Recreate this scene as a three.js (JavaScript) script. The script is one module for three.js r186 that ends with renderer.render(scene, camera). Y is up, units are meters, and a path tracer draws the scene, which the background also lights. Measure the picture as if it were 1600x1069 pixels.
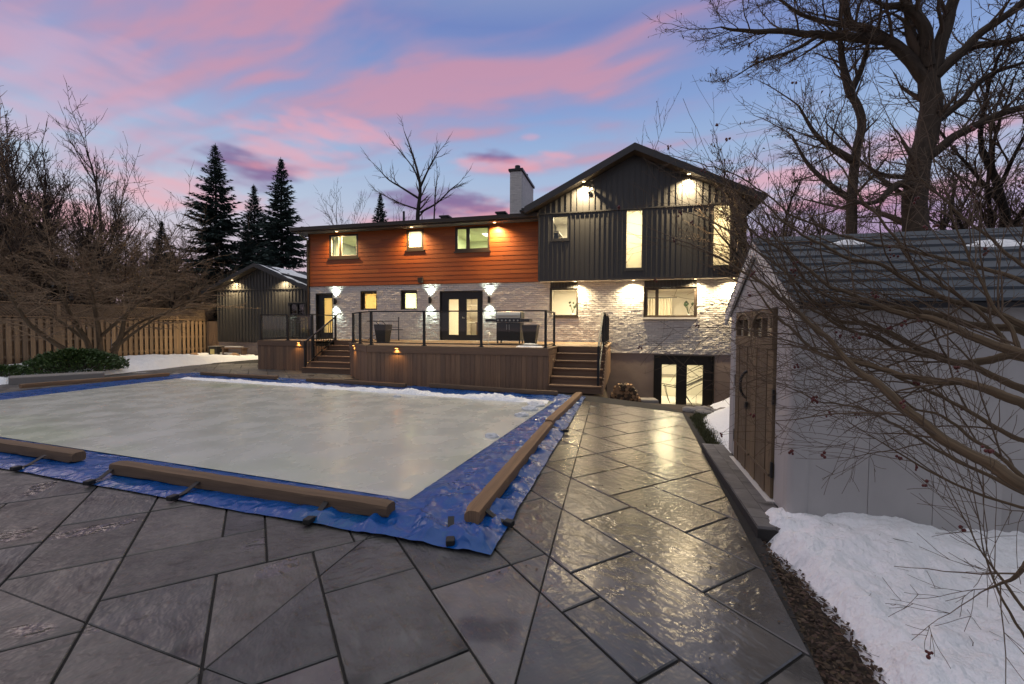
import * as THREE from 'three';
import { mergeGeometries, toCreasedNormals } from 'three/addons/utils/BufferGeometryUtils.js';
import { RoundedBoxGeometry } from 'three/addons/geometries/RoundedBoxGeometry.js';
import { ImprovedNoise } from 'three/addons/math/ImprovedNoise.js';
import { RectAreaLightUniformsLib } from 'three/addons/lights/RectAreaLightUniformsLib.js';

// ------------------------------------------------------------------ camera, sky, sun, exposure
const scene = new THREE.Scene();
const renderer = new THREE.WebGLRenderer({ antialias: true });
renderer.toneMapping = THREE.LinearToneMapping;
renderer.toneMappingExposure = 1.12;
renderer.shadowMap.enabled = true;
RectAreaLightUniformsLib.init();

const camera = new THREE.PerspectiveCamera(76.34, 1024 / 684, 0.05, 900);
camera.position.set(0, 1.6, 0);
camera.rotation.order = 'YXZ';
camera.rotation.set(-0.0316, THREE.MathUtils.degToRad(14.5), 0.006);

const noise3 = new ImprovedNoise();
const N3 = (x, y, z) => noise3.noise(x, y, z);
function fbm3(x, y, z, oct = 4) { let a = 1, s = 0, t = 0; for (let i = 0; i < oct; i++) { s += a * N3(x, y, z); t += a; a *= 0.5; x *= 2.03; y *= 2.03; z *= 2.03; } return s / t; }
const sstep = (a, b, x) => { const t = Math.min(1, Math.max(0, (x - a) / (b - a))); return t * t * (3 - 2 * t); };
const lerp = (a, b, t) => a + (b - a) * t;
const mix3 = (a, b, t) => [lerp(a[0], b[0], t), lerp(a[1], b[1], t), lerp(a[2], b[2], t)];

// the dusk sky: a clear gradient in view, high pink cirrus streaks and a few low violet clouds
{
  const W = 2048, H = 1024, data = new Float32Array(W * H * 4);
  const ramp = [[-90, [.30, .24, .26]], [0, [.60, .42, .43]], [5, [.65, .49, .52]], [10, [.60, .56, .62]], [15, [.44, .53, .66]], [20, [.32, .44, .64]], [26, [.215, .32, .58]], [34, [.15, .22, .48]], [46, [.40, .43, .50]], [62, [.80, .81, .82]], [90, [.90, .91, .92]]];  // overhead, out of view, a bright overcast set to light snow, ice and paving
  const base = (el) => { for (let i = 1; i < ramp.length; i++) if (el <= ramp[i][0]) return mix3(ramp[i - 1][1], ramp[i][1], (el - ramp[i - 1][0]) / (ramp[i][0] - ramp[i - 1][0])); return ramp[ramp.length - 1][1]; };
  // low clouds: azimuth, elevation, half width, half height (degrees), kind
  const low = [[-45.2, 17.2, 4.6, 2.0, 0], [-17.3, 21.2, 3.4, .75, 0], [-23.5, 15.2, 7.5, 1.8, 0], [-12.5, 23.4, 1.2, .4, 2],
    [-15.5, 20.2, 5.5, .9, 1], [-15, 14.4, 8, 1.6, 1], [-10.5, 20.9, 3.6, .8, 1], [-42, 19.8, 6, 2.4, 1], [-52, 13.5, 7, 1.6, 1], [-61, 10, 6, 2, 1], [-36, 22.5, 6, 1.6, 1], [-30, 11, 6, 2.5, 1],
    [17, 16.2, 6, 1.5, 1], [21, 13.5, 7, 1.3, 1], [28, 17.5, 6, 1.0, 1], [31, 13, 5, .9, 1], [7, 16.8, 5, .9, 2], [26, 9.5, 14, 3.4, 3], [-60, 20, 9, 5, 2], [-1, 19.5, 4, .8, 2]];
  const tint = [[.20, .12, .27], [.86, .34, .36], [.62, .36, .47], [.30, .19, .36]];
  for (let j = 0; j < H; j++) {
    const up = ((j + .5) / H - .5) * Math.PI, y = Math.sin(up), el = up * 180 / Math.PI;
    for (let i = 0; i < W; i++) {
      const ro = ((i + .5) / W - .5) * 2 * Math.PI, x = Math.cos(ro) * Math.cos(up), z = Math.sin(ro) * Math.cos(up);
      let c = base(el);
      if (el > -2) {
        const az = Math.atan2(x, -z) * 180 / Math.PI;
        const right = .5 + .5 * Math.sin((az + 20) * Math.PI / 180);          // cooler and dimmer away from the afterglow
        const lowBand = 1 - sstep(6, 24, el);
        const away = sstep(60, 150, Math.abs(az + 30)); c = mix3(c, [.21, .235, .275], away * (1 - sstep(20, 60, el)) * .85);   // the side away from the afterglow is grey-blue dusk
        c = mix3(c, [c[0] * .62, c[1] * .50, c[2] * .74], right * lowBand * .75);
        const h = Math.max(y, 0) + .10, px = x / h, pz = z / h;
        const ca = Math.cos(.16), sa = Math.sin(.16), u = px * ca + pz * sa, v = -px * sa + pz * ca;
        const wx = fbm3(u * .5, v * .5, 3.1, 3), wz = fbm3(u * .5 + 9, v * .5, 7.7, 3);
        const n = fbm3(u * .34 + wx * .7 + 4.2, v * 1.05 + wz * .9 + 1.3, 2.2, 6), f = fbm3(u * 1.2 + wx * 1.4, v * 5.2 + wz * 2.4, 5.5, 6);
        let bias = -.03 + .25 * sstep(6, -30, az) * sstep(17, 30, el) + .05 * sstep(-35, -60, az) - .13 * sstep(-8, 12, az) * (1 - sstep(34, 42, el)) - .14 * (1 - sstep(9, 20, el));
        let k = sstep(-.12, .34, n + .62 * f + bias) * sstep(3, 12, el);
        const core = sstep(.10, .42, n + .75 * f + bias);
        const pink = mix3([.42, .275, .41], [.60, .27, .33], core), grey = 1 - .85 * sstep(42, 56, el) - .75 * sstep(55, 95, Math.abs(az + 18)) * (1 - sstep(42, 56, el));
        c = mix3(c, mix3(mix3([.42, .42, .45], [.84, .84, .85], sstep(40, 62, el)), pink, Math.max(.08, grey)), k * .70);
        for (const [a, e, w, hh, t] of low) {
          let da = az - a; if (Math.abs(da) > w * 2.6 || Math.abs(el - e) > hh * 2.8) continue;
          const nn = fbm3(az * .22 + t * 7, el * .9, t * 3.3 + a, 5), q = (da / w) ** 2 + ((el - e + da * .03) / hh) ** 2;
          c = mix3(c, tint[t], sstep(1.7, -.35, q - nn * 2.4) * (t === 0 ? .86 : t === 3 ? .6 : .52));
        }
      }
      const o = (j * W + i) * 4; data[o] = c[0]; data[o + 1] = c[1]; data[o + 2] = c[2]; data[o + 3] = 1;
    }
  }
  const sky = new THREE.DataTexture(data, W, H, THREE.RGBAFormat, THREE.FloatType);
  sky.mapping = THREE.EquirectangularReflectionMapping; sky.magFilter = sky.minFilter = THREE.LinearFilter; sky.colorSpace = THREE.LinearSRGBColorSpace; sky.needsUpdate = true;
  scene.background = sky; scene.environment = sky;
}
// the sun is under the horizon glow on the left: only a faint, very soft warm light is left of it
const sun = new THREE.DirectionalLight(new THREE.Color(1, .78, .66), 0.22);
sun.position.set(-40, 14, -22); sun.target.position.set(0, 0, -8); sun.castShadow = true; sun.shadow.radius = 45;
sun.shadow.mapSize.set(2048, 2048); Object.assign(sun.shadow.camera, { left: -30, right: 30, top: 30, bottom: -30, near: 1, far: 120 });
scene.add(sun, sun.target);

// ------------------------------------------------------------------ helpers
function rngOf(a) { return () => { a |= 0; a = a + 0x6D2B79F5 | 0; let t = Math.imul(a ^ a >>> 15, 1 | a); t = t + Math.imul(t ^ t >>> 7, 61 | t) ^ t; return ((t ^ t >>> 14) >>> 0) / 4294967296; }; }
const rnd = rngOf(20240117), rr = (a, b) => a + (b - a) * rnd();
const V = (x, y, z) => new THREE.Vector3(x, y, z);
const taken = new Map();
function numbered(name) { const n = taken.get(name) ?? 0; taken.set(name, n + 1); return n ? `${name}_${String(n).padStart(3, '0')}` : name; }
function thing(name, label, category, group) { const o = new THREE.Group(); o.name = numbered(name); scene.add(o); o.userData = { label, category }; if (group) o.userData.group = group; return o; }
function part(name, parent) { const o = new THREE.Group(); o.name = name; parent.add(o); return o; }
function mesh(name, geo, mat, parent) {
  const g = Array.isArray(geo) ? (geo.length === 1 ? geo[0] : mergeGeometries(geo.map(indexed))) : geo;
  const m = new THREE.Mesh(g, mat); m.name = name; m.castShadow = m.receiveShadow = true; if (parent) parent.add(m); return m;
}
function single(name, geo, mat, label, category, group) { const m = mesh(numbered(name), geo, mat, scene); m.userData = { label, category }; if (group) m.userData.group = group; return m; }
function struct(name, geo, mat) { const m = mesh(numbered(name), geo, mat, scene); m.userData = { kind: 'structure' }; return m; }
function stuff(m) { m.userData.kind = 'stuff'; return m; }

// uv in metres; u runs along the longest side (or the axis given) so that grain follows it
function uvm(g, axis, du = 0, dv = 0) {
  g.computeBoundingBox(); const s = g.boundingBox.getSize(new THREE.Vector3());
  const long = axis ?? (s.x >= s.y && s.x >= s.z ? 0 : s.y >= s.z ? 1 : 2);
  const p = g.attributes.position, n = g.attributes.normal, uv = new Float32Array(p.count * 2);
  for (let i = 0; i < p.count; i++) {
    const q = [p.getX(i), p.getY(i), p.getZ(i)], a = [Math.abs(n.getX(i)), Math.abs(n.getY(i)), Math.abs(n.getZ(i))];
    const face = a[0] >= a[1] && a[0] >= a[2] ? 0 : a[1] >= a[2] ? 1 : 2;
    let ua = long, va; if (face === long) { ua = (long + 1) % 3; va = (long + 2) % 3; } else va = 3 - face - long;
    uv[2 * i] = q[ua] + du; uv[2 * i + 1] = q[va] + dv;
  }
  g.setAttribute('uv', new THREE.BufferAttribute(uv, 2)); return g;
}
function box(x0, x1, y0, y1, z0, z1, axis, jit = true) {
  const g = new THREE.BoxGeometry(x1 - x0, y1 - y0, z1 - z0); g.translate((x0 + x1) / 2, (y0 + y1) / 2, (z0 + z1) / 2);
  return uvm(g, axis, jit ? rr(0, 7) : 0, jit ? rr(0, 7) : 0);
}
function rbox(w, h, d, r = .01, seg = 2) { return uvm(new RoundedBoxGeometry(w, h, d, seg, r), undefined, rr(0, 5), rr(0, 5)); }
function at(g, x, y, z, ry = 0, rx = 0, rz = 0) { if (rx) g.rotateX(rx); if (rz) g.rotateZ(rz); if (ry) g.rotateY(ry); g.translate(x, y, z); return g; }
// a bar of square section between two points
function bar(a, b, w, h = w) {
  const d = new THREE.Vector3().subVectors(b, a), L = d.length(), g = uvm(new THREE.BoxGeometry(w, h, L), 2, rr(0, 5), rr(0, 5));
  const o = new THREE.Object3D(); o.position.copy(a).addScaledVector(d, .5); o.lookAt(b); o.updateMatrix(); g.applyMatrix4(o.matrix); return g;
}
function cyl(r0, r1, h, x, y, z, seg = 16) { const g = new THREE.CylinderGeometry(r1, r0, h, seg); g.translate(x, y + h / 2, z); return g; }
// a flat polygon in x,y pushed from z0 to z1
function prism(poly, z0, z1) {
  const sh = new THREE.Shape(poly.map(([x, y]) => new THREE.Vector2(x, y)));
  const g = new THREE.ExtrudeGeometry(sh, { depth: z1 - z0, bevelEnabled: false }); g.translate(0, 0, z0); const k = indexed(g); return uvm(k, undefined, rr(0, 5), rr(0, 5));
}
function indexed(g) { if (g.index) return g; const n = g.attributes.position.count, ix = new Uint32Array(n); for (let i = 0; i < n; i++) ix[i] = i; g.setIndex(new THREE.BufferAttribute(ix, 1)); g.clearGroups(); return g; }
// what is left of a rectangle after openings are cut out of it
function minus(r, holes) {
  let list = [r];
  for (const [hx0, hx1, hy0, hy1] of holes) {
    const next = [];
    for (const [x0, x1, y0, y1] of list) {
      if (hx0 >= x1 || hx1 <= x0 || hy0 >= y1 || hy1 <= y0) { next.push([x0, x1, y0, y1]); continue; }
      const a = Math.max(x0, hx0), b = Math.min(x1, hx1);
      if (x0 < a) next.push([x0, a, y0, y1]);
      if (b < x1) next.push([b, x1, y0, y1]);
      if (y0 < hy0) next.push([a, b, y0, hy0]);
      if (hy1 < y1) next.push([a, b, hy1, y1]);
    }
    list = next;
  }
  return list.filter(([x0, x1, y0, y1]) => x1 - x0 > .004 && y1 - y0 > .004);
}
// tubes collected into one geometry
class Tubes {
  constructor() { this.p = []; this.n = []; this.u = []; this.i = []; }
  path(pts, rad, sides = 5) {
    const base = this.p.length / 3, n = pts.length; let t = new THREE.Vector3(), a = new THREE.Vector3(), b = new THREE.Vector3(), len = 0, ref = null;
    for (let k = 0; k < n; k++) {
      t.subVectors(pts[Math.min(n - 1, k + 1)], pts[Math.max(0, k - 1)]).normalize();
      if (!ref) ref = Math.abs(t.y) < .9 ? V(0, 1, 0) : V(1, 0, 0);
      a.crossVectors(t, ref).normalize(); b.crossVectors(a, t).normalize(); ref = b.clone();
      if (k) len += pts[k].distanceTo(pts[k - 1]);
      for (let s = 0; s < sides; s++) {
        const w = s / sides * Math.PI * 2, c = Math.cos(w), d = Math.sin(w), nx = a.x * c + b.x * d, ny = a.y * c + b.y * d, nz = a.z * c + b.z * d;
        this.p.push(pts[k].x + nx * rad[k], pts[k].y + ny * rad[k], pts[k].z + nz * rad[k]); this.n.push(nx, ny, nz); this.u.push(s / sides * .4, len);
      }
      if (k) for (let s = 0; s < sides; s++) { const i0 = base + (k - 1) * sides + s, i1 = base + (k - 1) * sides + (s + 1) % sides, j0 = i0 + sides, j1 = i1 + sides; this.i.push(i0, j0, i1, i1, j0, j1); }
    }
  }
  quad(a, b, c, d) { const k = this.p.length / 3, n = new THREE.Vector3().subVectors(b, a).cross(new THREE.Vector3().subVectors(d, a)).normalize(); for (const [q, u, v] of [[a, 0, 0], [b, 1, 0], [c, 1, 1], [d, 0, 1]]) { this.p.push(q.x, q.y, q.z); this.n.push(n.x, n.y, n.z); this.u.push(u, v); } this.i.push(k, k + 1, k + 2, k, k + 2, k + 3); }
  tri(a, b, c) { const k = this.p.length / 3, n = new THREE.Vector3().subVectors(b, a).cross(new THREE.Vector3().subVectors(c, a)).normalize(); for (const q of [a, b, c]) { this.p.push(q.x, q.y, q.z); this.n.push(n.x, n.y, n.z); this.u.push(0, 0); } this.i.push(k, k + 1, k + 2); }
  build() {
    const g = new THREE.BufferGeometry(); g.setAttribute('position', new THREE.Float32BufferAttribute(this.p, 3)); g.setAttribute('normal', new THREE.Float32BufferAttribute(this.n, 3));
    g.setAttribute('uv', new THREE.Float32BufferAttribute(this.u, 2)); g.setIndex(this.i); return g;
  }
}
// a height field over a grid: pos(i, j) gives a point
function sheet(nx, nz, pos) {
  const p = [], u = [], ix = [];
  for (let j = 0; j <= nz; j++) for (let i = 0; i <= nx; i++) { const q = pos(i / nx, j / nz); p.push(q[0], q[1], q[2]); u.push(q[0], q[2]); }
  for (let j = 0; j < nz; j++) for (let i = 0; i < nx; i++) { const a = j * (nx + 1) + i, b = a + 1, c = a + nx + 1, d = c + 1; ix.push(a, c, b, b, c, d); }
  const g = new THREE.BufferGeometry(); g.setAttribute('position', new THREE.Float32BufferAttribute(p, 3)); g.setAttribute('uv', new THREE.Float32BufferAttribute(u, 2)); g.setIndex(ix); g.computeVertexNormals(); return g;
}

// ------------------------------------------------------------------ textures (all periodic)
const perm = (() => { const r = rngOf(77), p = [...Array(256).keys()]; for (let i = 255; i > 0; i--) { const j = Math.floor(r() * (i + 1)); [p[i], p[j]] = [p[j], p[i]]; } return p; })();
function pn(x, y, px, py, seed = 0) {
  const ix = Math.floor(x), iy = Math.floor(y), fx = x - ix, fy = y - iy, s = fx * fx * fx * (fx * (fx * 6 - 15) + 10), t = fy * fy * fy * (fy * (fy * 6 - 15) + 10);
  const g = (a, b, dx, dy) => { const h = perm[(perm[(((a % px) + px) % px + seed * 31) & 255] + ((b % py) + py) % py) & 255] / 256 * 6.2832; return Math.cos(h) * dx + Math.sin(h) * dy; };
  return 1.5 * lerp(lerp(g(ix, iy, fx, fy), g(ix + 1, iy, fx - 1, fy), s), lerp(g(ix, iy + 1, fx, fy - 1), g(ix + 1, iy + 1, fx - 1, fy - 1), s), t);
}
function pfbm(u, v, fx, fy, oct, seed = 0) { let a = 1, s = 0, t = 0; for (let i = 0; i < oct; i++) { s += a * pn(u * fx, v * fy, fx, fy, seed + i); t += a; a *= .55; fx *= 2; fy *= 2; } return s / t; }
function tex(size, metres, fn, srgb = false) {
  const d = new Uint8Array(size * size * 4);
  for (let j = 0; j < size; j++) for (let i = 0; i < size; i++) { const c = fn(i / size, j / size), o = (j * size + i) * 4; for (let k = 0; k < 3; k++) d[o + k] = Math.max(0, Math.min(255, (Array.isArray(c) ? c[k] : c) * 255)); d[o + 3] = 255; }
  const t = new THREE.DataTexture(d, size, size); t.wrapS = t.wrapT = THREE.RepeatWrapping; t.magFilter = THREE.LinearFilter; t.minFilter = THREE.LinearMipmapLinearFilter; t.generateMipmaps = true;
  t.repeat.set(1 / metres[0], 1 / metres[1]); if (srgb) t.colorSpace = THREE.SRGBColorSpace; t.needsUpdate = true; return t;
}
const T = {};
T.wood = tex(512, [1.6, .5], (u, v) => { const w = pfbm(u, v, 2, 3, 3, 1) * .06, g = pfbm(u, v + w, 3, 40, 3, 4), b = pfbm(u, v + w, 1, 9, 3, 8), k = pfbm(u, v, 6, 20, 2, 15); let q = .74 + .22 * g + .22 * b; if (k > .52) q -= (k - .52) * 1.6; return [q, q * .97, q * .93]; });
T.woodBump = tex(512, [1.6, .5], (u, v) => { const w = pfbm(u, v, 2, 3, 3, 1) * .06; return .5 + .4 * pfbm(u, v + w, 3, 40, 4, 4); });
T.slateBump = tex(1024, [1.9, 1.9], (u, v) => { const w = pfbm(u, v, 3, 3, 3, 2) * .10, r = 1 - Math.abs(pfbm(u + w, v - w, 4, 7, 5, 6)) * 1.6, f = pfbm(u, v, 24, 24, 3, 9), s = pfbm(u + w * .5, v, 10, 30, 3, 19); return .5 + .24 * r + .10 * f + .10 * s - .14; });
T.slateTone = tex(1024, [3.1, 3.1], (u, v) => { const a = pfbm(u, v, 3, 3, 5, 21), b = pfbm(u, v, 14, 14, 3, 25), s = pfbm(u, v, 6, 6, 3, 31); let q = .72 + .34 * a + .30 * b; if (s > .30) q *= 1 - Math.min(.55, (s - .30) * 2.6); const sc = pfbm(u + a * .04, v, 9, 26, 3, 35); if (sc > .38) q += (sc - .38) * .9; return [q, q * .985, q * .97]; });
T.slateRough = tex(1024, [3.7, 3.7], (u, v) => { const a = pfbm(u, v, 4, 4, 4, 41), b = pfbm(u, v, 20, 20, 3, 45); let q = .46 + .16 * a + .12 * b; const pud = pfbm(u, v, 7, 7, 2, 52); if (pud > .40) q = lerp(q, .10, sstep(.40, .52, pud)); return q; });
T.fine = tex(512, [.5, .5], (u, v) => .5 + .45 * pfbm(u, v, 16, 16, 4, 61));
T.coarse = tex(512, [2.6, 2.6], (u, v) => .5 + .45 * pfbm(u, v, 4, 4, 6, 71));
T.stain = tex(512, [4.4, 4.4], (u, v) => { const q = .82 + .22 * pfbm(u, v, 3, 5, 6, 81); return [q, q * .98, q * .96]; });
T.bark = tex(256, [.4, 1.2], (u, v) => { const q = .62 + .42 * pfbm(u, v, 10, 5, 4, 91); return [q, q * .96, q * .9]; });
T.barkBump = tex(256, [.4, 1.2], (u, v) => .5 + .5 * pfbm(u, v, 12, 5, 4, 91));
T.snowBump = tex(1024, [1.1, 1.1], (u, v) => .5 + .42 * pfbm(u, v, 5, 5, 3, 101) + .22 * pfbm(u, v, 36, 36, 3, 107));
T.ice = tex(1024, [11, 11], (u, v) => { const a = pfbm(u, v, 3, 4, 5, 111), b = pfbm(u, v, 5, 9, 4, 117), s = pfbm(u, v, 60, 60, 2, 121); const g = sstep(.1, .5, a); const q = .88 + .05 * b + .012 * s + .03 * pfbm(u, v, 9, 9, 4, 126); return [q * (1 - .08 * g), q * (1 - .02 * g), q * (.97 - .13 * g)]; });
T.tarp = tex(512, [2.7, 2.7], (u, v) => { const d = sstep(.12, .55, pfbm(u, v, 4, 4, 5, 141)), e = sstep(.3, .5, pfbm(u, v, 22, 22, 3, 145)), k = Math.min(1, d * .5 + e * .35); return [lerp(.75, 4, k) * .25, lerp(.8, 1.1, k), lerp(.85, .62, k)]; });
T.tarpRough = tex(512, [1.7, 1.7], (u, v) => .30 + .26 * pfbm(u, v, 5, 5, 4, 151));
T.crease = tex(1024, [1.5, 1.5], (u, v) => { const w = pfbm(u, v, 3, 3, 3, 161) * .09, a = 1 - Math.abs(pfbm(u + w, v, 4, 5, 3, 163)) * 3, b = 1 - Math.abs(pfbm(u, v + w, 9, 8, 2, 169)) * 3; return .25 + .45 * Math.max(0, a) + .25 * Math.max(0, b); });
T.iceRough = tex(512, [3.2, 3.2], (u, v) => .27 + .24 * pfbm(u, v, 6, 6, 4, 131));

const mat = (c, rough = .8, o = {}) => { const m = new THREE.MeshStandardMaterial({ roughness: rough, side: THREE.DoubleSide, ...o }); m.color.setRGB(...c); return m; };
const phys = (c, rough, o = {}) => { const m = new THREE.MeshPhysicalMaterial({ roughness: rough, side: THREE.DoubleSide, ...o }); m.color.setRGB(...c); return m; };
const wood = (c, rough = .75, bump = .0012) => mat(c, rough, { map: T.wood, bumpMap: T.woodBump, bumpScale: bump });
const M = {
  brick: mat([.82, .80, .77], .68, { bumpMap: T.fine, bumpScale: .003, map: T.stain }), mortar: mat([.48, .465, .45], .95, { bumpMap: T.fine, bumpScale: .003 }),
  cedar: [[.40, .100, .013], [.36, .088, .011], [.43, .116, .016], [.34, .080, .010]].map((c) => wood(c, .5, .0008)), cedarEnd: wood([.12, .045, .02], .6),
  steel: mat([.052, .050, .048], .42, { bumpMap: T.coarse, bumpScale: .0006 }), steelTrim: mat([.045, .043, .042], .4), black: mat([.012, .012, .013], .4), blackSoft: mat([.02, .02, .021], .55),
  bronze: mat([.035, .024, .016], .45), soffit: mat([.055, .045, .038], .55), roof: mat([.035, .040, .048], .85, { bumpMap: T.coarse, bumpScale: .008 }),
  foundation: mat([.30, .245, .225], .9, { map: T.stain, bumpMap: T.coarse, bumpScale: .012 }), white: mat([.78, .77, .74], .6), trimWhite: mat([.70, .68, .64], .5),
  deck: [[.29, .175, .108], [.255, .158, .102], [.32, .195, .118], [.235, .148, .098]].map((c) => wood(c, .72, .0018)), deckTop: [[.33, .225, .135], [.30, .20, .12], [.36, .245, .15]].map((c) => wood(c, .62, .0012)),
  tread: wood([.20, .125, .082], .7), timber: wood([.32, .195, .105], .8, .003), timberDark: wood([.20, .13, .078], .85, .003), fence: [[.40, .265, .155], [.35, .235, .14], [.44, .295, .175], [.30, .21, .135]].map((c) => wood(c, .85, .002)),
  glass: phys([1, 1, 1], 0, { transmission: 1, ior: 1.5, thickness: 0 }), railGlass: phys([.93, .97, .95], 0.02, { transmission: 1, ior: 1.5, thickness: 0 }),
  frost: phys([.95, .92, .84], .85, { transmission: .92, ior: 1.3, thickness: 0 }), blind: phys([.92, .80, .50], .95, { transmission: .6, thickness: 0 }),
  plaster: mat([.80, .78, .73], .9), plasterGreen: mat([.74, .78, .60], .9), floorWood: wood([.34, .24, .15], .5), cabinet: mat([.70, .67, .60], .6), oakFurn: wood([.45, .30, .15], .5),
  slab: mat([.130, .128, .123], 1, { map: T.slateTone, bumpMap: T.slateBump, bumpScale: .05, roughnessMap: T.slateRough }), joint: mat([.028, .026, .025], .95), paver: mat([.22, .21, .205], .75, { map: T.slateTone, bumpMap: T.fine, bumpScale: .004 }),
  soil: mat([.055, .042, .032], 1, { bumpMap: T.coarse, bumpScale: .05 }), snow: phys([.92, .93, .945], .85, { bumpMap: T.snowBump, bumpScale: .04 }), ice: mat([.60, .61, .565], 1, { map: T.ice, roughnessMap: T.iceRough, bumpMap: T.coarse, bumpScale: .002 }),
  tarp: mat([.003, .085, .33], 1, { map: T.tarp, roughnessMap: T.tarpRough, bumpMap: T.crease, bumpScale: .02 }), tarpBack: mat([.05, .05, .05], .6), strap: mat([.012, .012, .012], .6),
  bark: mat([.105, .082, .064], .95, { map: T.bark, bumpMap: T.barkBump, bumpScale: .02 }), barkDark: mat([.05, .042, .036], .95, { map: T.bark, bumpMap: T.barkBump, bumpScale: .02 }), twig: mat([.11, .078, .056], .9), twigWarm: mat([.26, .175, .105], .9), twigShrub: mat([.12, .082, .052], .85), barkShrub: mat([.19, .135, .08], .85, { map: T.bark, bumpMap: T.barkBump, bumpScale: .004 }),
  needle: mat([.048, .080, .068], .75), needleDark: mat([.016, .032, .027], .8), leaf: mat([.062, .105, .028], .42), leafDark: mat([.03, .06, .02], .6), berry: mat([.10, .015, .012], .4), grass: mat([.055, .062, .022], .85),
  shedWall: mat([.52, .51, .505], .6, { map: T.stain, bumpMap: T.fine, bumpScale: .0015 }), shedDoor: [[.20, .145, .09], [.175, .13, .085], [.225, .165, .10]].map((c) => wood(c, .6, .0015)), shedRoof: [[.062, .072, .084], [.055, .065, .077], [.07, .08, .092]].map((c) => mat(c, .72, { bumpMap: T.fine, bumpScale: .003 })),
  stone: mat([.24, .22, .20], .9, { bumpMap: T.coarse, bumpScale: .02 }), log: mat([.36, .22, .12], .9, { map: T.stain }), logBark: mat([.13, .09, .06], .95, { map: T.bark }), steelBright: mat([.55, .50, .42], .28, { metalness: .85 }), knob: mat([.5, .48, .44], .3, { metalness: .8 }),
  mulch: mat([.075, .052, .036], .95), yellow: mat([.6, .5, .2], .7),
};
const lampMat = (r, g, b) => new THREE.MeshStandardMaterial({ color: 0x000000, emissive: new THREE.Color(r, g, b), emissiveIntensity: 1, roughness: .5 });
M.lampWarm = lampMat(9, 6.2, 3.2); M.lampOrange = lampMat(10, 5.6, 2.2); M.lampCool = lampMat(6, 7, 6.2); M.lampRoom = lampMat(2.6, 2.35, 1.7); M.lampStep = lampMat(6, 2.4, .6);
// ------------------------------------------------------------------ ground
function groundY(x, z) {
  const d = sstep(-10.1, -12.6, z) * sstep(-.95, -.35, x) * (1 - sstep(6.5, 10, x)) * (1 - sstep(-23, -26, z));
  const yard = .10 * fbm3(x * .25, 1.7, z * .25, 3) * sstep(3, 9, Math.hypot(x, z + 4));
  return -.06 - 1.24 * d + (d > 0 ? 0 : Math.min(0, yard) * .5);
}
{
  const line = (a) => { const o = []; for (const [f, t, n] of a) for (let i = 0; i < n; i++) o.push(f + (t - f) * i / n); o.push(a[a.length - 1][1]); return o; };
  const xs = line([[-320, -60, 8], [-60, -24, 14], [-24, -1.5, 30], [-1.5, 11, 50], [11, 40, 10], [40, 320, 8]]), zs = line([[-420, -60, 8], [-60, -27, 12], [-27, -9, 60], [-9, 4, 20], [4, 40, 8], [40, 200, 5]]);
  const nx = xs.length - 1, nz = zs.length - 1;
  struct('ground', sheet(nx, nz, (u, v) => { const x = xs[Math.round(u * nx)], z = zs[Math.round(v * nz)]; return [x, groundY(x, z), z]; }), M.soil);
}

// ------------------------------------------------------------------ stamped concrete patio: slabs laid at 45 degrees in a random ashlar bond
const clipHalf = (poly, nx, nw, d) => { const out = []; for (let i = 0; i < poly.length; i++) { const a = poly[i], b = poly[(i + 1) % poly.length], da = a[0] * nx + a[1] * nw - d, db = b[0] * nx + b[1] * nw - d; if (da <= 0) out.push(a); if (da * db < 0) { const t = da / (da - db); out.push([a[0] + (b[0] - a[0]) * t, a[1] + (b[1] - a[1]) * t]); } } return out; };
const centre = (p) => { let x = 0, w = 0; for (const q of p) { x += q[0]; w += q[1]; } return [x / p.length, w / p.length]; };
const areaOf = (p) => { let s = 0; for (let i = 0; i < p.length; i++) { const a = p[i], b = p[(i + 1) % p.length]; s += a[0] * b[1] - a[1] * b[0]; } return s / 2; };
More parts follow.
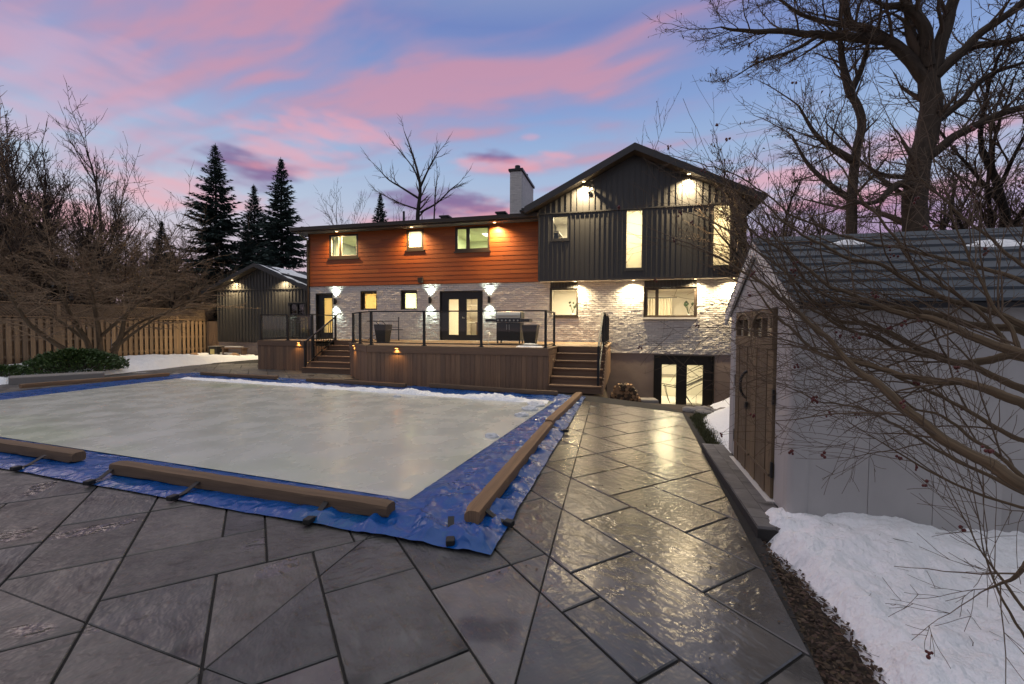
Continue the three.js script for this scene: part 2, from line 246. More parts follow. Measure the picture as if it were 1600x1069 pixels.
// outline of the patio in x and distance w = -z, counter-clockwise
const patioEdge = [[.80, -1.2], [.90, 2.2], [1.04, 3.58], [1.19, 8.3], [1.13, 8.95], [.85, 9.55], [.35, 9.98], [-.7, 10.55], [-3, 11.4], [-9, 13.9], [-13.5, 15.6], [-17.6, 17.5], [-17.6, -1.2]];
const iceQuad = [[-1.9, 3.6], [-1.45, 9.3], [-13.1, 10.5], [-12.6, 4.42]];            // near right, far right, far left, near left
const tarpQuad = [[-.88, 2.85], [-.86, 10.18], [-14.3, 11.7], [-13.9, 3.66]];
const inQuad = (q, x, w, m) => { for (let i = 0; i < 4; i++) { const a = q[i], b = q[(i + 1) % 4], ex = b[0] - a[0], ew = b[1] - a[1], L = Math.hypot(ex, ew); if ((ex * (w - a[1]) - ew * (x - a[0])) / L < m) return false; } return true; };
{
  const patio = new THREE.Group(); patio.name = 'patio'; patio.userData.kind = 'structure'; scene.add(patio);
  const bed = new THREE.Shape(patioEdge.map(([x, w]) => new THREE.Vector2(x, w))), bg = new THREE.ExtrudeGeometry(bed, { depth: .09, bevelEnabled: false }); bg.rotateX(-Math.PI / 2); bg.translate(0, -.106, 0);
  mesh('patio_bed', uvm(indexed(bg), 0), M.joint, patio);
  const C = .285, S2 = Math.SQRT2, r = rngOf(5150), N = 76, used = new Set(), key = (a, b) => a * 1000 + b, sizes = [[4, 2], [2, 4], [2, 2], [3, 2], [2, 3], [4, 2], [2, 4], [2, 2], [3, 2], [2, 3]];
  const slabs = [], tones = [M.slab, M.slab.clone(), M.slab.clone(), M.slab.clone()]; tones[1].color.setRGB(.104, .104, .104); tones[2].color.setRGB(.162, .153, .140); tones[3].color.setRGB(.122, .117, .108);
  const film = (ro, cc, cr) => tones.map((m) => { const c = new THREE.MeshPhysicalMaterial({ side: THREE.DoubleSide, map: m.map, bumpMap: m.bumpMap, bumpScale: .022, roughnessMap: m.roughnessMap, roughness: ro, ior: 1.58, clearcoat: cc, clearcoatRoughness: cr }); c.color.copy(m.color); return c; }), soak = [tones, film(.72, .12, .3), film(.52, .5, .28), film(.42, .95, .24)];   // the walk toward the stairs is still wet
  for (let b = -8; b < N; b++) for (let a = -46; a < N; a++) {
    if (used.has(key(a, b))) continue;
    let pick = null;
    for (let t = 0; t < 8 && !pick; t++) { const s = sizes[Math.floor(r() * sizes.length)]; let ok = true; for (let i = 0; i < s[0] && ok; i++) for (let j = 0; j < s[1] && ok; j++) if (used.has(key(a + i, b + j))) ok = false; if (ok) pick = s; }
    if (!pick) { let w = 1; while (w < 3 && !used.has(key(a + w, b))) w++; let h = 1; if (w >= 1) while (h < 2) { let ok = true; for (let i = 0; i < w; i++) if (used.has(key(a + i, b + h))) ok = false; if (!ok) break; h++; } pick = [w, h]; }
    for (let i = 0; i < pick[0]; i++) for (let j = 0; j < pick[1]; j++) used.add(key(a + i, b + j));
    const g = .0065, u0 = a * C + g + .05, u1 = (a + pick[0]) * C - g + .05, v0 = b * C + g + .22, v1 = (b + pick[1]) * C - g + .22;
    const P = (u, v) => [(u - v) / S2, (u + v) / S2];
    let poly = [P(u0, v0), P(u1, v0), P(u1, v1), P(u0, v1)];
    const c0 = centre(poly); if (c0[0] < -18.5 || c0[0] > 2.5 || c0[1] < -1.6 || c0[1] > 18.5) continue;
    for (let i = 0; i < patioEdge.length && poly.length > 2; i++) { const p = patioEdge[i], q = patioEdge[(i + 1) % patioEdge.length], nx = q[1] - p[1], nw = -(q[0] - p[0]), L = Math.hypot(nx, nw); poly = clipHalf(poly, nx / L, nw / L, (p[0] * nx + p[1] * nw) / L); }
    if (poly.length < 3) continue;
    const cut = (list, nx, nw, d, when) => list.flatMap((p) => { const c = centre(p); if (!when(c)) return [p]; return [clipHalf(p, nx, nw, d - .003), clipHalf(p, -nx, -nw, -d - .003)].filter((q) => q.length > 2); });
    let list = cut([poly], 1, .03, -.40, () => true);
    list = cut(list, 1, 0, -1.88, (c) => c[1] < 3.4);
    list = cut(list, .09, 1, 1.40, (c) => c[0] < -1.5 && c[1] < 2.4);
    list = cut(list, 1, .04, -8.0, (c) => c[1] > 10.4 || c[1] < 4);
    for (const p of list) {
      if (Math.abs(areaOf(p)) < .004) continue;
      const c = centre(p); if (inQuad(iceQuad, c[0], c[1], .12)) continue;
      if ((c[0] > -8.3 && c[0] < -.6 && c[1] > 11.2) || (c[0] > -13.2 && c[1] > 13.9)) continue;
      slabs.push(p);
    }
  }
  // seen largest first: the area over the square of the distance
  const seen = (p) => { const c = centre(p); return Math.abs(areaOf(p)) / (c[0] ** 2 + c[1] ** 2 + 2) ** 1.5 * (c[1] > 1.2 && c[0] > -2.2 * c[1] - 1 && c[0] < 1.1 * c[1] ? 1 : .01); };
  slabs.sort((a, b) => seen(b) - seen(a)); const rest = [[], [], [], []];
  slabs.forEach((p0, at) => {
    const p = areaOf(p0) > 0 ? p0 : [...p0].reverse(), c = centre(p), y = rr(-.0022, .0008), tx = rr(-.0025, .0025), tw = rr(-.0025, .0025);
    const inset = (m) => p.map(([x, w]) => { const dx = c[0] - x, dw = c[1] - w, L = Math.hypot(dx, dw) || 1; return [x + dx / L * m, w + dw / L * m]; });
    const H = (x, w) => y + (x - c[0]) * tx + (w - c[1]) * tw, top = inset(.009).map(([x, w]) => V(x, H(x, w), -w)), rim = inset(.001).map(([x, w]) => V(x, H(x, w) - .005, -w)), bot = p.map(([x, w]) => V(x, -.03, -w));
    const pos = [], tri = (a, b, d) => pos.push(a.x, a.y, a.z, b.x, b.y, b.z, d.x, d.y, d.z), n = p.length;
    for (let i = 1; i < n - 1; i++) tri(top[0], top[i], top[i + 1]);
    for (let i = 0; i < n; i++) { const k = (i + 1) % n; tri(top[i], rim[i], rim[k]); tri(top[i], rim[k], top[k]); tri(rim[i], bot[i], bot[k]); tri(rim[i], bot[k], rim[k]); }
    const g = new THREE.BufferGeometry(); g.setAttribute('position', new THREE.Float32BufferAttribute(pos, 3));
    const uv = [], turn = Math.floor(rr(0, 4)) * Math.PI / 2 + .785, ox = rr(0, 9), oz = rr(0, 9), cs = Math.cos(turn), sn = Math.sin(turn); for (let i = 0; i < pos.length; i += 3) uv.push(pos[i] * cs - pos[i + 2] * sn + ox, pos[i] * sn + pos[i + 2] * cs + oz);
    g.setAttribute('uv', new THREE.Float32BufferAttribute(uv, 2)); g.computeVertexNormals(); indexed(g);
    const tone = Math.floor(rr(0, 4)); if (at < 300) mesh('slab', g, soak[Math.max(0, Math.min(3, Math.round((c[0] + 1.5) * 1.6 + (c[1] - 3.0) * .55 * (c[0] > -1.2 ? 1 : 0) + (rnd() - .5) * 1.4)))][tone], patio); else rest[tone].push(g);
  });
  rest.forEach((gs, k) => { if (gs.length) stuff(mesh('slab_field', gs, tones[k], patio)); });
}

// ------------------------------------------------------------------ the frozen pool
const quadAt = (q, s, t) => { const a = [lerp(q[0][0], q[3][0], s), lerp(q[0][1], q[3][1], s)], b = [lerp(q[1][0], q[2][0], s), lerp(q[1][1], q[2][1], s)]; return [lerp(a[0], b[0], t), lerp(a[1], b[1], t)]; };
struct('ice', sheet(60, 40, (s, t) => { const [x, w] = quadAt(iceQuad, s, t); return [x, .020 + .0022 * fbm3(x * .8, 3, w * .8, 3), -w]; }), M.ice);
{
  const crease = (x, w, f, s) => Math.max(0, 1 - Math.abs(fbm3(x * f + s, s * 2.3, w * f - s, 3)) * 3.4);
  const ridge = (x, w) => { const kk = Math.max(sstep(-3.2, -1.4, x) * sstep(5.2, 3.4, w), .55 * sstep(-1.9, -1.3, x)); return .012 * crease(x, w * .6, 1.4, 2) + (.012 + .055 * kk) * crease(x * 1.2 + w * .5, w - x * .3, 1.5, 7) ** 1.5 + .016 * kk * crease(x, w, 4.5, 4); };
  const side = (i, n) => { const k = (i + 1) % 4; return sheet(n, 30, (t, s) => {
    const ip = [lerp(iceQuad[i][0], iceQuad[k][0], t), lerp(iceQuad[i][1], iceQuad[k][1], t)], op = [lerp(tarpQuad[i][0], tarpQuad[k][0], t), lerp(tarpQuad[i][1], tarpQuad[k][1], t)];
    const e = -.10 + s * 1.10; let x = lerp(ip[0], op[0], e), w = lerp(ip[1], op[1], e);
    const edge = s > .99 ? .02 * fbm3(x * 2, 1, w * 2, 3) : 0; x += edge; w += edge;
    const y = .008 + (ridge(x, w) + .016) * sstep(0, .35, s) * (1 - .7 * sstep(.88, 1, s));
    return [x, y, -w]; }); };
  single('tarpaulin', [side(0, 200), side(1, 220), side(2, 90), side(3, 320)].map((g) => g), M.tarp, 'wrinkled blue tarpaulin spread around the edge of the frozen pool', 'tarpaulin');
  // timbers that weigh the tarpaulin down: start, end in x, w; section; label
  const beam = (a, b, s, h, m, label) => {
    const L = Math.hypot(b[0] - a[0], b[1] - a[1]), g0 = new THREE.BoxGeometry(L, h, s, Math.ceil(L / .07), 4, 4), p = g0.attributes.position, seed = rr(0, 50);
    for (let i = 0; i < p.count; i++) { let x = p.getX(i), y = p.getY(i), z = p.getZ(i); const cy = sstep(h * .22, h * .5, Math.abs(y)), cz = sstep(s * .22, s * .5, Math.abs(z)), ce = sstep(L / 2 - .02, L / 2, Math.abs(x)), wear = (cy * cz + cy * ce + cz * ce) * (.0035 + .009 * Math.max(0, N3(x * 5 + seed, 2, z * 9))); y -= Math.sign(y) * wear; z -= Math.sign(z) * wear; y += .008 * Math.sin(x * 1.4 + seed) + .004 * N3(x * 3, seed, z * 8); z += .014 * Math.sin(x * .9 + seed) + .003 * N3(x * 7, y * 9, seed); p.setXYZ(i, x, y, z); }
    g0.computeVertexNormals(); const g = toCreasedNormals(g0, .3); uvm(g, 0, rr(0, 5), rr(0, 5));
    g.rotateY(Math.atan2(b[1] - a[1], b[0] - a[0])); g.translate((a[0] + b[0]) / 2, h / 2 + .036, -(a[1] + b[1]) / 2);
    single('timber_beam', g, m, label, 'beam', 'timbers holding down the pool tarpaulin');
  };
  beam([-1.17, 3.22], [-1.12, 6.72], .14, .115, M.timber, 'long timber on the tarpaulin at the right side of the rink, nearest the camera');
  beam([-1.14, 6.86], [-1.0, 10.02], .14, .11, M.timber, 'timber on the right side of the rink, farther one toward the wooden stairs');
  beam([-5.22, 3.40], [-1.86, 3.19], .14, .115, M.timberDark, 'long dark timber lying along the near edge of the rink');
  beam([-10.2, 3.78], [-6.04, 3.56], .14, .115, M.timberDark, 'timber at the near edge of the rink cut off by the left side of the photo');
  beam([-13.2, 11.05], [-9.95, 10.7], .13, .10, M.timberDark, 'thin timber on the far edge of the rink in front of the left deck section');
  beam([-8.8, 10.6], [-5.55, 10.33], .13, .10, M.timberDark, 'timber on the far edge of the rink below the left stairs');
  beam([-4.9, 10.45], [-1.5, 10.05], .13, .11, M.timberDark, 'timber on the far edge of the rink in front of the main deck skirt');
  beam([-14.4, 7.3], [-13.85, 10.5], .14, .11, M.timber, 'timber along the left edge of the rink beside the green bush');
  // black tie-downs between the timber and the paving
  const tie = (x, w, ry, label) => { const c = Math.cos(ry), s = Math.sin(ry), prof = [[-.15, .11], [-.07, .075], [0, .052], [.06, .04], [.12, .045]];
    const band = (o) => sheet(12, 2, (u, v) => { const f = u * 3.999, k = Math.floor(f), d = lerp(prof[k][0], prof[k + 1][0], f - k), y = lerp(prof[k][1], prof[k + 1][1], f - k), e = (v - .5) * .05; return [x + d * c - e * s, y + o + .004 * Math.sin(u * 9), -w + d * s + e * c]; });
    single('tie_down', [band(0), band(.006), at(uvm(new RoundedBoxGeometry(.08, .045, .065, 1, .01)), x + .11 * c, .045, -w + .11 * s, -ry)], M.strap, label, 'strap', 'black tie-downs on the tarpaulin edge'); };
  tie(-5.15, 3.2, 1.4, 'black strap under the left end of the long near timber');
  tie(-3.95, 3.12, 1.6, 'upright black strap in the middle of the long near timber');
  tie(-2.45, 3.05, 1.5, 'black strap under the long near timber toward its right end');
  tie(-1.25, 3.02, 1.2, 'black strap at the near right corner of the tarpaulin');
  tie(-.98, 3.35, .3, 'black strap beside the near end of the right-hand timber');
  tie(-.95, 6.6, .2, 'black strap where the two right-hand timbers meet');
  tie(-6.4, 3.3, 1.5, 'black strap below the timber at the left side of the photo');
  // shovelled snow along the far edge of the ice
  const far = sheet(300, 10, (s, t) => { const e = (t - .5) * 2, x = lerp(-1.55, -12.9, s), w0 = lerp(9.28, 10.42, s) - .12; const big = Math.max(0, fbm3(x * .9, 5, 2, 3) + .22 * sstep(-9.5, -6, x) + .02), w = w0 + e * .24; const y = .015 + (.05 + .22 * big) * Math.max(0, 1 - e * e) * (.65 + .9 * fbm3(x * 6, w * 6, 1, 3)) - .03 * e * e * e * e; return [x, y, -w]; });
  stuff(single('snow_ridge', far, M.snow, 'lumpy ridge of snow pushed against the far edge of the ice', 'snow'));
  const lumps = [[-1.75, 8.2, .10], [-1.78, 7.6, .08], [-5.0, 8.9, .06], [-1.72, 8.7, .12], [-1.85, 6.0, .07]].map(([x, w, s]) => { const g = new THREE.IcosahedronGeometry(1, 3), p = g.attributes.position; for (let i = 0; i < p.count; i++) { const k = s * (1 + .5 * fbm3(p.getX(i) * 1.6 + x, p.getY(i) * 1.6, p.getZ(i) * 1.6 + w, 3)); p.setXYZ(i, p.getX(i) * k * 1.5, p.getY(i) * k * .75, p.getZ(i) * k); } indexed(g); g.computeVertexNormals(); g.translate(x, .03, -w); return g; });
  stuff(single('snow_crumbs', lumps, M.snow, 'small clumps of snow scattered on the ice', 'snow'));
}

// ------------------------------------------------------------------ snow lying on the beds
function snowTop(x, w) {
  const lim = 1.10 + .10 * fbm3(w * 1.7, 2, 4, 3) + .05 * sstep(2.6, 2.0, w) + .06 * fbm3(w * 7, 3, 1, 2) - .10 * sstep(3.2, 3.6, w);
    const in1 = sstep(lim - .03, lim + .22, x), y = -.12 + in1 * (.21 + .11 * fbm3(x * 1.3, 1, w * 1.3, 4) - .07 * Math.max(0, fbm3(x * 3.4 + 5, 7, w * 3.4, 3)) * 1.6 + .035 * fbm3(x * 7, 4, w * 7, 3)) + .07 * sstep(3.0, 3.85, w) * in1 + .024 * in1 * fbm3(x * 15, 7, w * 15, 3); return y;
}
{
  // bed right of the patio, in front of the shed
  const bed = sheet(230, 190, (s, t) => { const x = lerp(.85, 7.5, s ** 1.5), w = lerp(.3, 4.0, t); return [x, snowTop(x, w), -w]; });

  stuff(single('snow_bed', bed, M.snow, 'bumpy snow covering the bed in front of the white shed', 'snow'));
  // along the fence on the left
  const left = sheet(170, 190, (s, t) => { const x = lerp(-22.2, -14.6, s), w = lerp(4, 18.6, t), lim = -15.75 - sstep(9.8, 11.5, w) * .5 - sstep(11, 17.5, w) * 1.4 + .35 * fbm3(w * .7, 8, 2, 3);
    const inn = 1 - sstep(lim - .9, lim + .05, x), y = -.14 + inn * (.27 + .30 * Math.exp(-(((x + 18.6) / 1.8) ** 2) - ((w - 13) / 3) ** 2) + .16 * fbm3(x * .7, 5, w * .7, 4) + .10 * fbm3(x * 2.2, 4, w * 2.2, 4)); return [x, y, -w]; });
  stuff(single('snow_bank', left, M.snow, 'long snow bank in front of the wooden fence on the left', 'snow'));
  // bank between the patio end and the house, beyond the shed
  const back = sheet(60, 70, (s, t) => { const x = lerp(1.1, 6.5, s), w = lerp(6.1, 10.6, t), lim = 1.33 + .5 * sstep(8.3, 9.8, w) + .07 * fbm3(w * 1.9, 4, 9, 3) - .06 * sstep(7.4, 6.4, w);
    const inn = sstep(lim - .05, lim + 1.3, x), on = sstep(lim - .1, lim + .1, x), y = groundY(x, -w) - .06 + on * .11 + inn * (.62 + .05 * fbm3(x * 2.2, 6, w * 2.2, 3)) + on * .05 * fbm3(x * 1.8, 3, w * 1.8, 3); return [x, y, -w]; });
  stuff(single('snow_heap', back, M.snow, 'heap of snow behind the shed door toward the house', 'snow'));
}
// ------------------------------------------------------------------ the house (its rear face lies in the plane z = -16.5)
const ZF = -16.5, house = thing('house', 'long two-storey house with white brick, orange cedar siding and a dark metal gable wing', 'house');
const openMain = { backDoor: [-13.22, -12.40, 1.1, 3.05], smallA: [-10.97, -10.23, 2.35, 3.12], smallB: [-9.06, -8.36, 2.35, 3.12], french: [-7.3, -5.5, 1.1, 3.07], dining: [-2.77, -1.73, 2.07, 3.40], kitchen: [.67, 2.44, 2.02, 3.40] };
const openUp = { a: [-12.54, -11.09, 4.60, 5.62], b: [-8.82, -8.04, 4.81, 5.66], c: [-6.66, -5.2, 4.67, 5.655] }, openBox = { s: [-2.63, -2.04, 4.86, 5.74], t: [-.02, .58, 3.71, 5.80], r: [2.82, 3.41, 3.72, 5.80] }, openLow = { d: [1.06, 3.04, -1.26, .64] };
const holes = (o) => Object.values(o);

// brick storey
{
  const w = part('brick_wall', house), X0 = -13.53, X1 = 3.76;
  mesh('mortar', [...minus([X0, X1, .70, 3.41], holes(openMain)).map(([a, b, c, d]) => box(a, b, c, d, ZF - .30, ZF - .026)), box(X0, X0 + .25, .2, 5.7, -24.5, ZF - .305)], M.mortar, w);
  const r = rngOf(99), P = .213, R = .0742, variants = [];
  const brickGeo = (sx) => { const g = new THREE.BoxGeometry(sx, .0625, .05), p = g.attributes.position; const j = {}; for (let i = 0; i < p.count; i++) { if (p.getZ(i) < 0) continue; const k = `${p.getX(i) > 0}${p.getY(i) > 0}`; j[k] ??= [(r() - .5) * .006, (r() - .5) * .008, (r() - .5) * .009]; p.setXYZ(i, p.getX(i) * .985 + j[k][0], p.getY(i) * .97 + j[k][1], p.getZ(i) + j[k][2]); } const f = g.toNonIndexed(); f.computeVertexNormals(); indexed(f); return uvm(f, 0, r() * 5, r() * 5); };
  for (let i = 0; i < 14; i++) variants.push(brickGeo(.2035));
  const list = [];
  for (let row = 0; row < 36; row++) {
    const y = .715 + row * R + R / 2; if (y > 3.39) break;
    let x = X0 + (row % 2 ? P / 2 : 0) - P; 
    for (; x < X1; x += P) {
      let seg = [[Math.max(x + .005, X0), Math.min(x + P - .007, X1)]];
      if (seg[0][1] < -.62 && y < 1.06) continue;
      for (const [h0, h1, v0, v1] of holes(openMain)) if (y + .03 > v0 && y - .03 < v1) seg = seg.flatMap(([a, b]) => h0 >= b || h1 <= a ? [[a, b]] : [[a, h0], [h1, b]].filter(([c, d]) => d - c > .02));
      for (const [a, b] of seg) if (b - a > .02) list.push([(a + b) / 2, y, b - a, (r() - .5) * .020, Math.floor(r() * 14)]);
    }
  }
  list.sort((p, q) => q[0] - p[0]);
  list.forEach(([x, y, L, dz, v], i) => { if (i >= 300) return; const m = mesh('brick', variants[v], M.brick, w); m.position.set(x, y, ZF - .024 + dz); m.scale.x = L / .2035; });
  stuff(mesh('brick_courses', list.slice(300).map(([x, y, L, dz, v]) => { const g = variants[v].clone(); g.scale(L / .2035, 1, 1); g.translate(x, y, ZF - .024 + dz); return g; }), M.brick, w));
  // basement wall of rough concrete
  mesh('foundation', minus([-.62, X1 + .02, -1.6, .70], holes(openLow)).map(([a, b, c, d]) => box(a, b, c, d, ZF - .28, ZF - .03, 0, false)), M.foundation, house);
  mesh('foundation_end', [box(X1 - .2, X1, -1.6, 3.4, -24.5, ZF - .31)], M.foundation, house);
}
// cedar storey: one plank after another in lapped courses
{
  const w = part('cedar_siding', house), X0 = -13.56, X1 = -3.14, Y0 = 3.40, Y1 = 5.69, hol = holes(openUp), n = 13, H = (Y1 - Y0) / n;
  mesh('sheathing', minus([X0, X1, Y0, Y1], hol).map(([a, b, c, d]) => box(a, b, c, d, ZF - .30, ZF - .018)), M.blackSoft, w);
  const plank = (x0, x1, y0, y1) => { const g = new THREE.BoxGeometry(x1 - x0 - .003, y1 - y0 + .012, .016), p = g.attributes.position; for (let i = 0; i < p.count; i++) if (p.getY(i) < 0) p.setZ(i, p.getZ(i) + .009); g.computeVertexNormals(); g.translate((x0 + x1) / 2, (y0 + y1) / 2 - .004, ZF - .008); return uvm(g, 0, rr(0, 9), rr(0, 9)); };
  for (let k = 0; k < n; k++) {
    const y0 = Y0 + k * H, y1 = y0 + H; let x = X0;
    while (x < X1) { let e = x + rr(2.2, 4.4); if (X1 - e < 1) e = X1; e = Math.min(e, X1);
      const m = M.cedar[Math.floor(rr(0, 4))];
      for (const [a, b, c, d] of minus([x, e, y0, y1], hol)) mesh('plank', plank(a, b, c, d), m, w); x = e; }
  }
  mesh('corner_board', [box(X0 - .03, X0 + .05, Y0 - .02, Y1 + .03, ZF - .30, ZF + .025)], M.cedarEnd, house);
  mesh('drip_edge', [box(X0, X1 - .01, Y0 - .022, Y0 - .004, ZF - .05, ZF + .03)], M.bronze, house);
  const v = part('vent_hood', house); mesh('hood', [box(-8.25, -8.05, 3.47, 3.66, ZF + .01, ZF + .13)], M.bronze, v); mesh('flap', [box(-8.23, -8.07, 3.45, 3.468, ZF + .03, ZF + .12)], M.black, v);
}
// standing-rib metal panels
function ribPanels(parent, x0, x1, y0, top, zf, hol, pitch, matl) {
  const n = Math.round((x1 - x0) / pitch), p = (x1 - x0) / n;
  for (let i = 0; i < n; i++) {
    const a = x0 + i * p, b = a + p, tMin = Math.min(top(a), top(b));
    const hs = hol.filter((h) => h[0] < b && h[1] > a);
    const gs = [];
    if (hs.length) for (const [c, d, e, f] of minus([a + .001, b - .001, y0, tMin], hs)) { const q = [box(c, d, e, f, zf - .012, zf)]; if (c <= a + .03 && d - c > .03) q.push(box(c, c + .026, e, f, zf + .0005, zf + .028)); mesh('metal_panel', q, matl, parent); }
    else { gs.push(prism([[a + .001, y0], [b - .001, y0], [b - .001, top(b)], [a + .001, top(a)]], zf - .012, zf)); gs.push(prism([[a + .002, y0], [a + .028, y0], [a + .028, top(a + .028)], [a + .002, top(a + .002)]], zf + .0005, zf + .028)); }
    if (gs.length) mesh('metal_panel', gs, matl, parent);
  }
}
const ZB = -16.0, ridgeTop = (x) => 7.91 - .5 * Math.abs(x - .25);
{
  const w = part('gable_cladding', house), X0 = -3.12, X1 = 3.83, wallTop = (x) => Math.min(7.70, ridgeTop(x) - .22);
  const hol = holes(openBox);
  mesh('sheathing', [...minus([X0 + .01, X1 - .01, 3.40, 5.83], hol).map(([a, b, c, d]) => box(a, b, c, d, ZB - .25, ZB - .014)), prism([[X0 + .01, 5.832], [X1 - .01, 5.832], [X1 - .01, wallTop(X1)], [.25, wallTop(.25)], [X0 + .01, wallTop(X0)]], ZB - .25, ZB - .014)], M.blackSoft, w);
  ribPanels(w, X0, X1, 3.40, () => 5.80, ZB, hol, .166, M.steel);
  ribPanels(w, X0, X1, 5.84, wallTop, ZB + .004, [], .198, M.steel);
  mesh('band_trim', [box(X0 - .01, X1 + .01, 5.80, 5.84, ZB, ZB + .045)], M.steelTrim, w);
  mesh('corner_trim', [box(X0 - .03, X0 - .002, 3.38, 5.97, ZB - .3, ZB + .035)], M.steelTrim, w); mesh('corner_trim', [box(X1 + .002, X1 + .03, 3.38, 5.97, ZB - .3, ZB + .035)], M.steelTrim, w);
  mesh('side_wall', [box(X0, X0 + .2, 3.4, 6.0, -24, ZB - .255), box(X1 - .2, X1, 3.4, 6.0, -24, ZB - .255)], M.steel, w);
  mesh('box_soffit', [box(X0, X1, 3.36, 3.395, ZF - .2, ZB - .02)], M.trimWhite, house);
  mesh('bottom_trim', [box(X0 - .01, X1 + .01, 3.345, 3.41, ZB - .02, ZB + .036)], M.steelTrim, house);
  // roof of the wing
  const roofZ0 = -24.4, roofZ1 = -15.5, L = -3.56, Rr = 4.2, roof = part('gable_roof', house);
  mesh('roof_slope', prism([[L, ridgeTop(L) - .14], [.25, ridgeTop(.25) - .14], [.25, ridgeTop(.25)], [L, ridgeTop(L)]], roofZ0, roofZ1 - .03), M.roof, roof);
  mesh('roof_slope', prism([[.25, ridgeTop(.25) - .14], [Rr, ridgeTop(Rr) - .14], [Rr, ridgeTop(Rr)], [.25, ridgeTop(.25)]], roofZ0, roofZ1 - .03), M.roof, roof);
  mesh('rake_fascia', prism([[L - .02, ridgeTop(L - .02) - .23], [.25, ridgeTop(.25) - .23], [.25, ridgeTop(.25) + .012], [L - .02, ridgeTop(L - .02) + .012]], roofZ1 - .028, roofZ1), M.steelTrim, roof);
  mesh('rake_fascia', prism([[.25, ridgeTop(.25) - .23], [Rr + .02, ridgeTop(Rr + .02) - .23], [Rr + .02, ridgeTop(Rr + .02) + .012], [.25, ridgeTop(.25) + .012]], roofZ1 - .028, roofZ1), M.steelTrim, roof);
  mesh('gable_soffit', prism([[L, ridgeTop(L) - .20], [.25, ridgeTop(.25) - .20], [.25, ridgeTop(.25) - .145], [L, ridgeTop(L) - .145]], ZB - .26, roofZ1 - .03), M.soffit, roof);
  mesh('gable_soffit', prism([[.25, ridgeTop(.25) - .20], [Rr, ridgeTop(Rr) - .20], [Rr, ridgeTop(Rr) - .145], [.25, ridgeTop(.25) - .145]], ZB - .26, roofZ1 - .03), M.soffit, roof);
  mesh('gutter', [box(Rr + .02, Rr + .13, 5.80, 5.93, roofZ0, roofZ1)], M.black, house); mesh('gutter', [box(L - .13, L - .02, 5.84, 5.96, roofZ0, roofZ1)], M.black, house);
  // camera under the left rake
  const cam = part('security_camera', house); mesh('bracket', [box(-1.36, -1.28, 6.50, 6.58, ZB + .03, ZB + .10)], M.blackSoft, cam); mesh('lens_barrel', [at(new THREE.CylinderGeometry(.04, .045, .12, 12), -1.20, 6.56, ZB + .14, 0, Math.PI / 2)], M.trimWhite, cam);
}
// long roof over the cedar storey
{
  const roof = part('main_roof', house), X0 = -14.0, X1 = -3.15;
  const slope = (z) => 5.85 + (-15.93 - z) * .245;
  const poly = (z0, z1, dy0, dy1) => { const g = prism([[-z0, slope(z0) + dy0], [-z1, slope(z1) + dy0], [-z1, slope(z1) + dy1], [-z0, slope(z0) + dy1]], 0, X1 - X0); g.rotateY(Math.PI / 2); g.translate(X0, 0, 0); return uvm(g, 0); };
  mesh('roof_slope', poly(-15.95, -20.6, -.09, .0), M.roof, roof);
  const back = prism([[20.6, slope(-20.6) - .09], [25, 5.7], [25, 5.8], [20.6, slope(-20.6)]], 0, X1 - X0); back.rotateY(Math.PI / 2); back.translate(X0, 0, 0); mesh('roof_slope', uvm(back, 0), M.roof, roof);
  mesh('fascia', [box(X0, X1, 5.66, 5.86, -15.95, -15.925)], M.bronze, roof);
  mesh('gutter', [box(X0, X1, 5.72, 5.84, -15.92, -15.82), box(X0, X1, 5.84, 5.856, -15.92, -15.81)], M.bronze, house);
  for (let i = 0; i < 34; i++) { const a = X0 + i * (X1 - X0) / 34; mesh('soffit_board', [box(a + .004, a + (X1 - X0) / 34 - .004, 5.692 + (i % 2) * .004, 5.705 + (i % 2) * .004, ZF - .25, -15.955)], M.soffit, roof); }
  mesh('soffit_backing', [box(X0, X1, 5.712, 5.725, ZF - .25, -15.955)], M.blackSoft, roof);
  mesh('roof_gable', [prism([[15.96, 5.7], [24.9, 5.7], [20.6, slope(-20.6) - .1]], -.1, .1)].map((g) => { g.rotateY(Math.PI / 2); g.translate(X0 + .4, 0, 0); return g; }), M.steel, roof);
  for (const [x, z] of [[-7.55, -17.6], [-4.95, -17.3], [-3.9, -17.2]]) { const v = part('roof_vent', house), y = slope(z); mesh('vent_base', [box(x - .15, x + .15, y - .05, y + .09, z - .15, z + .15)], M.black, v); mesh('vent_cap', [box(x - .22, x + .22, y + .09, y + .15, z - .2, z + .2)], M.black, v); }
  const pipe = part('roof_pipe', house); mesh('pipe', cyl(.05, .05, .55, -9.75, slope(-18) - .05, -18, 10), M.black, pipe); mesh('flashing', cyl(.14, .06, .12, -9.75, slope(-18) - .04, -18, 12), M.black, pipe);
  // downspout at the left corner
  const t = new Tubes(); t.path([V(-13.62, 5.72, -15.88), V(-13.62, 5.62, -15.92), V(-13.60, 5.42, ZF + .06), V(-13.60, 5.2, ZF + .06), V(-13.60, 3.5, ZF + .06), V(-13.60, 3.2, ZF + .06), V(-13.60, 1.2, ZF + .06)], Array(7).fill(.045), 6);
  mesh('downspout', t.build(), M.bronze, house);
}
